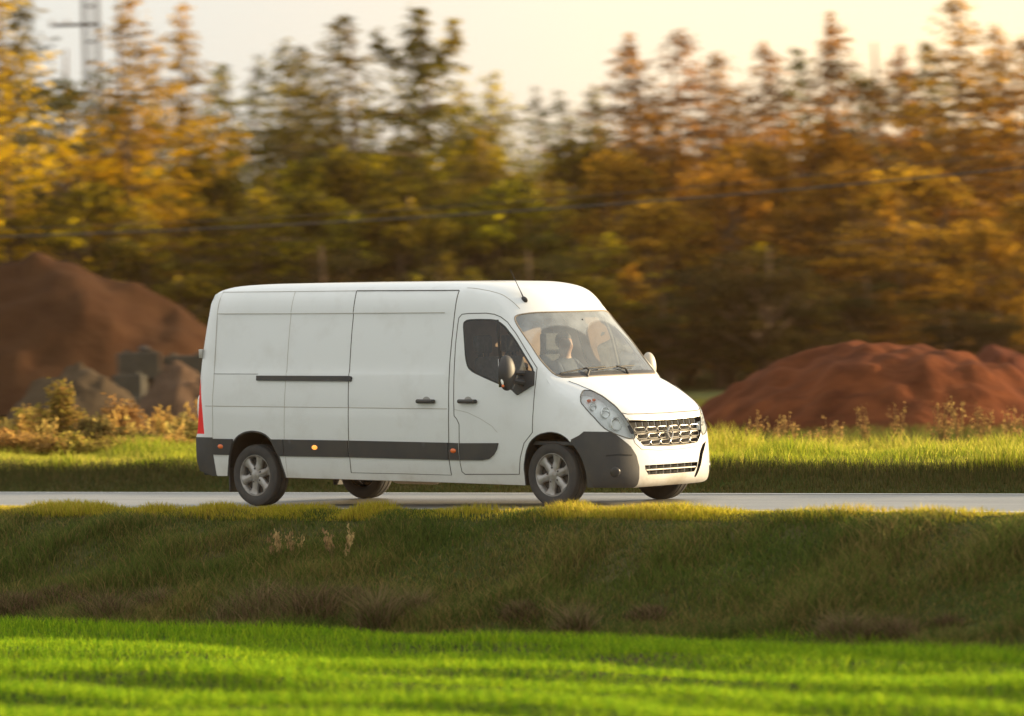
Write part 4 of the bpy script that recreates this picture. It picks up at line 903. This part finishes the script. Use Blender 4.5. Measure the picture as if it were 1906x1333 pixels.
# skyline trees, each told apart by its own outline
sky_tr=[('larch',10,128,-70,'golden larch cut by the left frame edge',1.0),('sp2',62,140,-30,'slim dark spruce between the two leftmost golden larches',1.0),('b4',135,135,70,'airy birch with sky gaps standing around the power pole',1.0),('larch',262,130,-30,'tall golden larch just right of the power pole',.9),
('b4',232,150,110,'thin-leaved birch below the golden larch, sky showing through it',.9),('larch',360,138,5,'yellow-orange pointed larch left of the open sky gap',.75),('sp1',428,150,118,'dark green spruce at the right foot of the yellow pointed larch',.9),
('thin',500,165,105,'faint thin sapling alone in the gap left of the spruce group',1.0),('sp2',545,150,75,'left spire of the spruce pair above the back of the van',1.0),('sp1',583,156,85,'right spire of the spruce pair above the back of the van',.9),('sp1',655,148,28,'tall dark spruce above the rear half of the van roof',1.15),
('fork',795,140,8,'tallest pine with a forked, spread crown above the van roof',1.0),('sp3',872,150,150,'yellow-green spruce leaning on the forked pine from the right',1.0),('sp3',935,146,132,'broad olive spruce above the front of the van roof',.9),('thin',1012,165,165,'faint dead-looking sapling spire in the open sky gap',.9),
('thin',1055,158,172,'small dark spire right of the open sky gap',1.3),('sp2',1120,152,160,'spruce with sky gaps hugging the left side of a dense spire',1.0),('glow1',1188,140,68,'dense dark pointed spruce above the windscreen',1.1),('glow2',1286,150,52,'sparse spruce full of sky gaps right of the dense spire',1.0),
('glow2',1352,156,95,'narrow pale spire right of the sparse spruce',.9),('glow1',1442,142,82,'glow-tinted dark brown spruce left of two close thin spires',1.0),('thin',1500,160,95,'thin spire left of the bushy-topped tall spruce',1.2),('glow1',1567,140,28,'tall spruce with bushy dark top on the right',.9),('b4',1643,158,62,'slender birch just right of the bushy-topped tall spruce',1.3),
('glow1',1692,150,90,'glow-tinted brown spruce in the middle of the airy right stretch',.9),('sp1',1742,160,78,'slender spire left of the tallest right-hand tree',1.1),('glow2',1798,138,-12,'tallest tree on the right reaching the top of the photo',1.0),('glow1',1872,142,48,'glow-tinted reddish spruce beside the right frame edge',.9),('glow2',1925,136,62,'glow-tinted reddish spruce cut by the right frame edge',1.0)]
for k,px,d,top,lab,w in sky_tr: put_tree(k,px,d,top,lab,'trees of the skyline',w*1.25)
for i,px in enumerate(range(-20,1960,48)):
    right=px>1130; k=rng.choice(['glow1','thin','sp2','glow2'] if right else ['sp1','sp2','thin','b4']); top=(205 if not 950<px<1110 else 240)+rng.uniform(-30,50)+(25 if px>1130 else 0)
    if 380<px<520: top+=60
    filler(k,px+rng.uniform(-14,14),rng.uniform(150,160),top,'high back row',1.2)
# body of the wood: trees that nothing tells apart
rr=random.Random(5)
for i,px in enumerate(range(-30,1960,44)):
    right=px>1130; k=rr.choice(['glow1','glow2','b3','glow1'] if right else ['sp1','sp2','sp3','b1']); top=268+rr.uniform(-35,60)+(25 if px<520 else 0)+(40 if 960<px<1110 else 0)
    filler(k,px+rr.uniform(-14,14),rr.uniform(134,148),top,'middle row',1.25)
for i,px in enumerate(range(-20,1960,56)):
    right=px>1130; filler(rr.choice((['glow1','sp1','b3','sp3'] if px<1500 else ['glow1','glow2','b3']) if right else ['sp1','sp3','b1','sp2']),px+rr.uniform(-22,22),rr.uniform(127,133),rr.uniform(300,440),'front row',1.5)
for i,px in enumerate(range(-20,1960,85)):
    right=px>1130; filler(rr.choice(['dk','glow1','dk'] if right else ['dk','sp1','dk','b1']),px+rr.uniform(-30,30),rr.uniform(121,126),rr.uniform(440,590),'wood foot',1.6)
for i,px in enumerate(range(-40,1960,70)):
    right=px>1130; filler('glow2' if right else 'sp3',px+rr.uniform(-14,14),rr.uniform(160,172),rr.uniform(280,330),'dark rear row',1.5)
# ================= EARTH HEAPS =================
def heap(name,px,d,top,half_px,depth,mat,label,pow_=1.0,flat=.1,skew=0,seed=0,base=None,rough=.06):
    P=gpos(px,d,0); P[2]=terrain(P[0],P[1]); H=height_for(P,top); Rx=half_px*d/9000.; N=90;M=44
    U,Vv=np.meshgrid(np.linspace(-1,1,N),np.linspace(-1,1,M)); ang=U; r=np.hypot(U+skew*(1-abs(U))*.0,Vv)
    r=np.clip(r*(1+.10*(vnoise(U*3+seed,Vv*3,seed)-.5)),0,1.2); prof=(np.clip(1-np.sqrt(r**2+flat**2)+flat*.6,0,None)) if pow_==1 else np.clip(1-r**(2.3 if seed==4 else 1.8),0,None)**1.15; prof/=prof.max()
    z=H*prof; lx=U*Rx+skew*Rx*prof; ly=Vv*depth; z=z*(1+.22*(vnoise(U*5+9,Vv*4,seed+1)-.5)+.10*(vnoise(U*13+9,Vv*9,seed+5)-.5))+rough*3.0*(vnoise(U*Rx*3,Vv*depth*3,seed+2)-.5)*np.minimum(1,prof*3)+rough*.4*(vnoise(U*Rx*9,Vv*depth*9,seed+3)-.5)-.08*(prof<=0)-.03
    W_=P[None,None,:]+lx[...,None]*RGT+ly[...,None]*FWD; W_[...,2]=P[2]+z
    i=np.arange(N*M).reshape(M,N); F=np.stack([i[:-1,:-1],i[:-1,1:],i[1:,1:],i[1:,:-1]],-1).reshape(-1,4)
    o=mesh_np(name,W_.reshape(-1,3),F,mat); tag(o,label,'earth heap'); return o
def soil(n,a,b_): return noisy(principled(n,a,.95,**{'Specular IOR Level':.03}),a,b_,1.6,10,.3,.7,1.0,bumpscale=4)
heap('earth_mound',75,112,466,520,7,soil('brown_soil',(.036,.015,.007),(.056,.026,.012)),'large pointed brown soil heap at the left, behind the concrete blocks',1.0,.10,0,1)
heap('earth_mound',140,88,684,165,3,soil('grey_brown_soil',(.045,.031,.018),(.07,.050,.031)),'low rounded grey-brown heap in front of the large brown heap',.75,.3,0,2)
heap('earth_mound',345,92,678,120,3,soil('dark_soil',(.06,.036,.022),(.09,.056,.036)),'low dark heap beside the rear of the van, below the concrete blocks',.75,.3,0,3)
heap('earth_mound',1625,78,641,400,5.5,soil('red_brown_soil',(.050,.014,.006),(.14,.042,.015)),'large rounded reddish soil heap right of the van front',.72,.25,.06,4)
heap('earth_mound',1850,92,646,150,5,soil('red_brown_soil_far',(.07,.018,.008),(.10,.03,.014)),'smaller reddish soil heap partly hidden at the right frame edge',.72,.3,0,5)
# concrete blocks
conc=noisy(principled('weathered_concrete',(.14,.13,.10),.9),(.066,.056,.038),(.04,.035,.024),3,6,.35,.7,.3)
def block(px,d,top,w,h,dp,label,rot=0):
    P=gpos(px,d,0); H=height_for(P,top); m=MB(); m.box((0,0,0),(w,dp,h)); 
    for k in (-1,1): m.box((k*w*.28,0,h/2+.03),(w*.12,dp*.5,.06))
    o=m.build('concrete_block',conc,None,bevel=.03); o.location=(P[0],P[1],H-h/2); o.rotation_euler=(0,0,YAW+rot); tag(o,label,'concrete block'); return o
block(262,98,656,.85,.55,.6,'upper concrete block with a dark lump on top, end of the stacked row',.1)
block(350,98.5,662,.95,.52,.6,'upper concrete block nearest to the van rear',.02)
block(244,97.6,698,.62,.48,.6,'pale lower concrete block at the left end of the row',-.1)
block(330,98.3,704,1.1,.5,.6,'lower concrete block beneath the two upper ones')
m=MB(); m.sphere((0,0,0),(.14,.1,.09),9,6); P=gpos(272,98,0); o=m.build('stone',soil('dark_stone',(.05,.045,.04),(.09,.08,.07)),None); o.location=(P[0],P[1],height_for(P,646)-.05); tag(o,'dark lump of rubble lying on the upper concrete block','stone')
P=gpos(210,85,0); block(238,96.5,742,.8,.45,.6,'lowest concrete block, half buried behind the grey-brown heap',.15)
for px,lab in ((335,'buried foundation block under the lower concrete block'),):
    block(px,98.4,748,1.2,.5,.6,lab)
# ================= WEEDS AND BUSHES =================
def bush(px,d,top,wpx,label,pal,n=1500,leaf=.075,name='bush',seed=0,stemcol=(.22,.13,.06)):
    r=np.random.default_rng(seed+100); P=gpos(px,d); H=height_for(P,top); R=wpx*d/9000./2; root=empty(name,P); st=MB(); C=[]
    for i in range(26):
        a=r.uniform(0,6.28); q=R*r.random()**.6; b0=Vector((.25*q*math.cos(a),.25*q*math.sin(a),-.03)); hh=H*(1-.45*(q/R)**2)*r.uniform(.65,1.0); tip=Vector((q*math.cos(a),q*math.sin(a),hh)); mid=(b0+tip)/2+Vector((0,0,.08*hh)); st.tube([b0,mid,tip],[.009,.006,.003],4)
        for t in r.random(max(6,n//18))**.6: p=b0*(1-t)**2+mid*2*t*(1-t)+tip*t*t; C.append(np.array(p)+r.normal(size=3)*np.array([.07,.07,.045])*(.6+R*.6))
    st.build('stems',principled('stem',stemcol,.8),root); C=np.array(C); n=len(C); pal=np.array(pal); k=r.random((n,len(pal)))**2; k/=k.sum(1,keepdims=True)
    V,F,c=leaves(C,leaf*r.uniform(.5,1.4,n),k@pal*r.uniform(.7,1.3,(n,1)),.1,.5); mesh_np('foliage',V,F,broad,root,smooth=False,cols=c); tag(root,label,'bush'); return root
YB=[(.35,.28,.04),(.22,.2,.03),(.4,.22,.06)];RB=[(.48,.26,.06),(.32,.17,.045),(.16,.09,.03)];GB=[(.12,.12,.03),(.2,.17,.04),(.3,.2,.06)]
bush(112,68.0,702,110,'tall yellow-green bush with a pointed top on the left',YB,2200,seed=1)
bush(45,69.0,755,130,'yellowish bush at the left frame edge',YB,1800,seed=2)
bush(-5,67.0,790,80,'brown-gold weeds cut by the left frame edge',RB,1200,seed=3,name='weed_clump')
bush(180,67.0,770,110,'green-gold bush right of the tall pointed bush',GB,1700,seed=4)
bush(235,69.5,722,110,'coppery rounded bush above the dark hollow',RB,2000,seed=5)
bush(300,69.0,752,110,'reddish-gold bush beside the rear lamp of the van',RB,2000,seed=6)
bush(350,68.0,770,90,'golden weeds right behind the van rear bumper',GB,1500,seed=7,name='weed_clump')
bush(270,67.0,800,120,'low dark-leaved bush under the coppery one',[(.10,.07,.03),(.2,.13,.05),(.3,.18,.06)],1500,seed=8)
bush(75,66.5,805,150,'low reddish weeds in front of the yellowish bush',RB,1500,seed=9,name='weed_clump')
bush(160,66.3,825,120,'low straw-coloured weeds at the lit verge edge',YB,1300,seed=10,name='weed_clump')
def bankd(px,y):
    lo,hi=30.,70.
    for _ in range(40):
        d=(lo+hi)/2
        if gpos(px,d)[1]<y: lo=d
        else: hi=d
    return d
def stalks(px,d,top,wpx,label,n=9,head=.05,seed=0,name='dry_stalks',group=None,col=(.42,.27,.12)):
    r=np.random.default_rng(seed+300); P=gpos(px,d); H=height_for(P,top); R=wpx*d/9000./2; root=empty(name,P)
    for i in range(n):
        st=MB(); C=[]
        a=r.uniform(0,6.28); q=R*r.random()**.5; hh=H*r.uniform(.6,1); ln=r.uniform(-.15,.15)*hh; b0=Vector((q*math.cos(a)*.6,q*math.sin(a)*.6,-.03)); tip=Vector((q*math.cos(a)+ln,q*math.sin(a)+ln*.8,hh)); st.tube([b0,(b0+tip)/2+Vector((0,0,.05)),tip],[.007,.005,.003],4,cap=False)
        for k in range(18):
            t=r.uniform(.45,1.03); C.append(np.array(b0+(tip-b0)*t)+r.normal(size=3)*np.array([.016,.016,.02]))
        C=np.array(C); m=len(C); V,F,c=leaves(C,head*r.uniform(.5,1.4,m),np.array(col)[None]*r.uniform(.6,1.3,(m,1)),0,.4,np.tile([0,0,1.],(m,1)))
        sv=np.array(st.v);sf=np.array(st.f)+len(V); mesh_np('stalk',np.concatenate([V,sv]),[F,sf],drym,root,smooth=False,cols=np.concatenate([c,np.tile([.25,.17,.08],(len(sv),1))]))
    tag(root,label,'dry weeds',group); return root
for i,(px,d,top,w,lab) in enumerate([(1408,58,765,26,'leftmost dry weed right of the van, with a drooping head'),(1440,59,768,22,'upright dry weed next to the drooping one'),(1468,58.5,772,30,'dry weed with curled heads left of the heap middle'),(1552,59,775,40,'short dry weeds in front of the heap middle'),(1618,60,745,24,'single tall dry stalk in front of the heap'),(1670,60.5,752,22,'dry stalk right of the single tall one'),(1755,58.5,748,40,'tall leaning bundle of dry stalks under the sunlit slope'),(1790,59,735,24,'tallest straight dry stalk on the right'),(1830,60,752,26,'dry stalk right of the tallest one'),(1885,59,762,36,'pair of dry stalks near the right frame edge'),(1520,57.5,800,30,'low straw tuft in the lit verge'),(1350,57.5,800,40,'low dry tuft close to the van bumper'),(1388,54.6,884,18,'small pale weed at the far edge of the road')]):
    stalks(px,d+(4 if px!=1388 else 0),top,w,lab,seed=i,n=16 if w>25 else 9,head=.038,col=(.42,.25,.08))
for _i,(_p,_t,_w,_l) in enumerate([(20,800,130,'low brown weeds at the left frame edge'),(85,812,110,'low coppery weeds below the yellowish bush'),(130,806,120,'low golden weeds below the tall pointed bush'),(205,815,120,'low straw weeds left of the dark hollow'),(300,812,120,'low reddish weeds left of the van rear'),(345,822,80,'low yellow weeds touching the van rear corner')]):
    bush(_p,65.5,_t,_w,_l,(RB,RB,YB,YB,RB,YB)[_i],1400,seed=60+_i,name='weed_clump')
for _i,(_p,_d,_t,_w,_l) in enumerate([(5,68,770,50,'tall straw stalks at the very left edge'),(48,68.5,772,50,'tall straw stalks before the yellowish bush'),(88,67,775,40,'thin straw stalks left of the pointed bush'),(140,68,765,50,'reddish stalks at the foot of the pointed bush'),(180,67,778,50,'straw stalks before the green-gold bush'),(222,68,742,50,'tall coppery stalks over the dark hollow'),(262,67,775,44,'straw stalks in the middle of the dark hollow'),(292,68,758,50,'tall golden stalks right of the dark hollow'),(330,67,772,46,'golden stalks left of the van rear lamp'),(362,69,745,36,'tall stalks partly hidden by the van rear')]):
    stalks(_p,_d,_t,_w,_l,seed=80+_i,n=12,head=.07,col=(.52,.30,.07) if _i%2 else (.58,.40,.10))
stalks(640,bankd(640,-2.9),980,90,'tall dry weed with round heads in the middle of the near bank',seed=41,n=6,head=.055)
stalks(535,bankd(535,-2.9),992,80,'reddish dry weed left of the round-headed one on the bank',seed=42,n=10,head=.05)
_tuft=0
def tuft(px,y,top,wpx,label,seed):
    # where the view column px crosses the line y on the bank
    lo,hi=30.,70.
    for _ in range(40):
        d=(lo+hi)/2; P=gpos(px,d)
        if P[1]<y: lo=d
        else: hi=d
    H=max(.12,height_for(P,top)); R=wpx*d/9000./2; r=np.random.default_rng(seed+500); n=1300
    q=R*r.random(n)**.5; a=r.uniform(0,6.28,n); Q=np.stack([q*np.cos(a),q*np.sin(a)*.6,-.02+0*a],1)+P; Q[:,2]=terrain(Q[:,0],Q[:,1])-.01
    o=blades('dead_grass_tuft',Q,1.35*H*r.uniform(.35,1.1,n)*(1-.6*(q/R)**2),r.uniform(.006,.012,n),r.uniform(.2,1.2,n),np.where(r.random((n,1))<.3,np.array([[.09,.11,.025]]),np.array([[.19,.125,.065]]))*r.uniform(.3,1.4,(n,1)),drym,None); tag(o,label,'dead grass'); return o
for i,(px,top,w,lab) in enumerate([(20,1105,90,'brown dead grass tuft at the left frame edge below the bank'),(105,1100,120,'dark brown dead tuft left of the straw-coloured one'),(195,1102,110,'straw-tinted dead tuft in the left part of the bank foot'),(290,1096,110,'rounded dark brown dead tuft, last before the green break'),(480,1090,150,'widest dark brown dead tuft under the reddish weed'),(575,1085,90,'pale upright dead tuft right of the widest one'),(640,1092,110,'brown dead tuft under the round-headed weed'),(700,1098,80,'light reddish dead tuft left of a dark one'),(770,1100,70,'small dark dead tuft near the middle of the bank foot'),(970,1120,70,'isolated pale dead tuft below the van front wheel'),(1070,1125,90,'isolated brown dead tuft right of the pale isolated one'),(1205,1128,80,'rounded brown dead tuft below the van front bumper'),(1570,1140,80,'dark dead tuft, first of the trio on the right'),(1665,1148,90,'middle dead tuft of the trio on the right'),(1760,1150,80,'last dead tuft of the trio on the right')]):
    tuft(px,-4.25+.35*math.sin(i*2.4),top,w*(1.25+.3*math.sin(i*1.7)),lab,i)
# ================= POWER LINE =================
wood=noisy(principled('pole_wood',(.12,.10,.085),.85),(.06,.05,.045),(.035,.03,.028),8,5,stretch=(1,1,.1))
P=gpos(190,150); pole=empty('power_pole',P); H=height_for(P,-90); hw=.2
for sx in (-1,1):
    m=MB(); a=RGT*sx*hw; m.tube([tuple(a+np.array([0,0,-.2])),tuple(a*.9+np.array([0,0,H]))],[.085,.07],10); m.build('post',wood,pole)
m=MB()
for z in np.arange(1.0,H,1.1): a=RGT*hw; m.tube([tuple(-a+np.array([0,0,z])),tuple(a+np.array([0,0,z]))],.03,6)
m.build('rungs',wood,pole)
zc=height_for(P,46); m=MB(); m.tube([tuple(-RGT*1.25+np.array([0,0,zc])),tuple(RGT*.3+np.array([0,0,zc]))],.05,8); m.build('crossarm',wood,pole)
for k in (-1.2,-.75): 
    m=MB(); q=RGT*k; m.tube([(q[0],q[1],zc),(q[0],q[1],zc+.12),(q[0],q[1],zc+.2)],[.03,.05,.02],8); m.build('insulator',principled('insulator_glass',(.25,.2,.15),.2),pole)
tag(pole,'tall double-post power pole with a crossarm among the left trees','power pole')
wirem=principled('cable_black',(.03,.025,.02),.6)
def wire(pts,d,r,label):
    P=[]
    xs=[p[0] for p in pts];ys=[p[1] for p in pts]
    for px in np.linspace(xs[0],xs[-1],40):
        t=(px-xs[0])/(xs[-1]-xs[0]); py=np.interp(px,xs,ys) if len(xs)<3 else float(np.polyval(np.polyfit(xs,ys,2),px)); dd=d[0]+(d[1]-d[0])*t
        g0=gpos(px,dd,0); P.append((g0[0],g0[1],height_for(g0,py)))
    m=MB(); m.tube(P,r,6); o=m.build('overhead_cable',wirem,None); tag(o,label,'cable'); return o
wire([(-300,450),(0,438),(600,420),(1000,392),(1500,350),(1906,311),(2300,272)],(112,98),.021,'lower overhead cable crossing the whole tree line')
wire([(-300,430),(300,418),(620,402),(1000,378),(1500,322),(1906,280),(2300,240)],(114,100),.009,'thin upper overhead cable just above the lower one')

# ================= ADDED FLARE HAZE =================
hz=bpy.data.materials.new('flare_haze'); hz.use_nodes=True; n=hz.node_tree; n.nodes.remove(n.nodes['Principled BSDF']); pv=n.nodes.new('ShaderNodeVolumePrincipled')
pv.inputs['Color'].default_value=(1.0,.62,.32,1); pv.inputs['Density'].default_value=.00016; pv.inputs['Anisotropy'].default_value=.35  # orange volume added to lift shadows, standing in for lens flare
n.links.new(pv.outputs[0],n.nodes['Material Output'].inputs['Volume'])
m=MB(); m.box((0,0,0),(320,320,22)); hzo=m.build('added_flare_haze',hz,None,smooth=False); hzo.location=(-20,70,22/2-2.4); tag(hzo,kind='stuff')
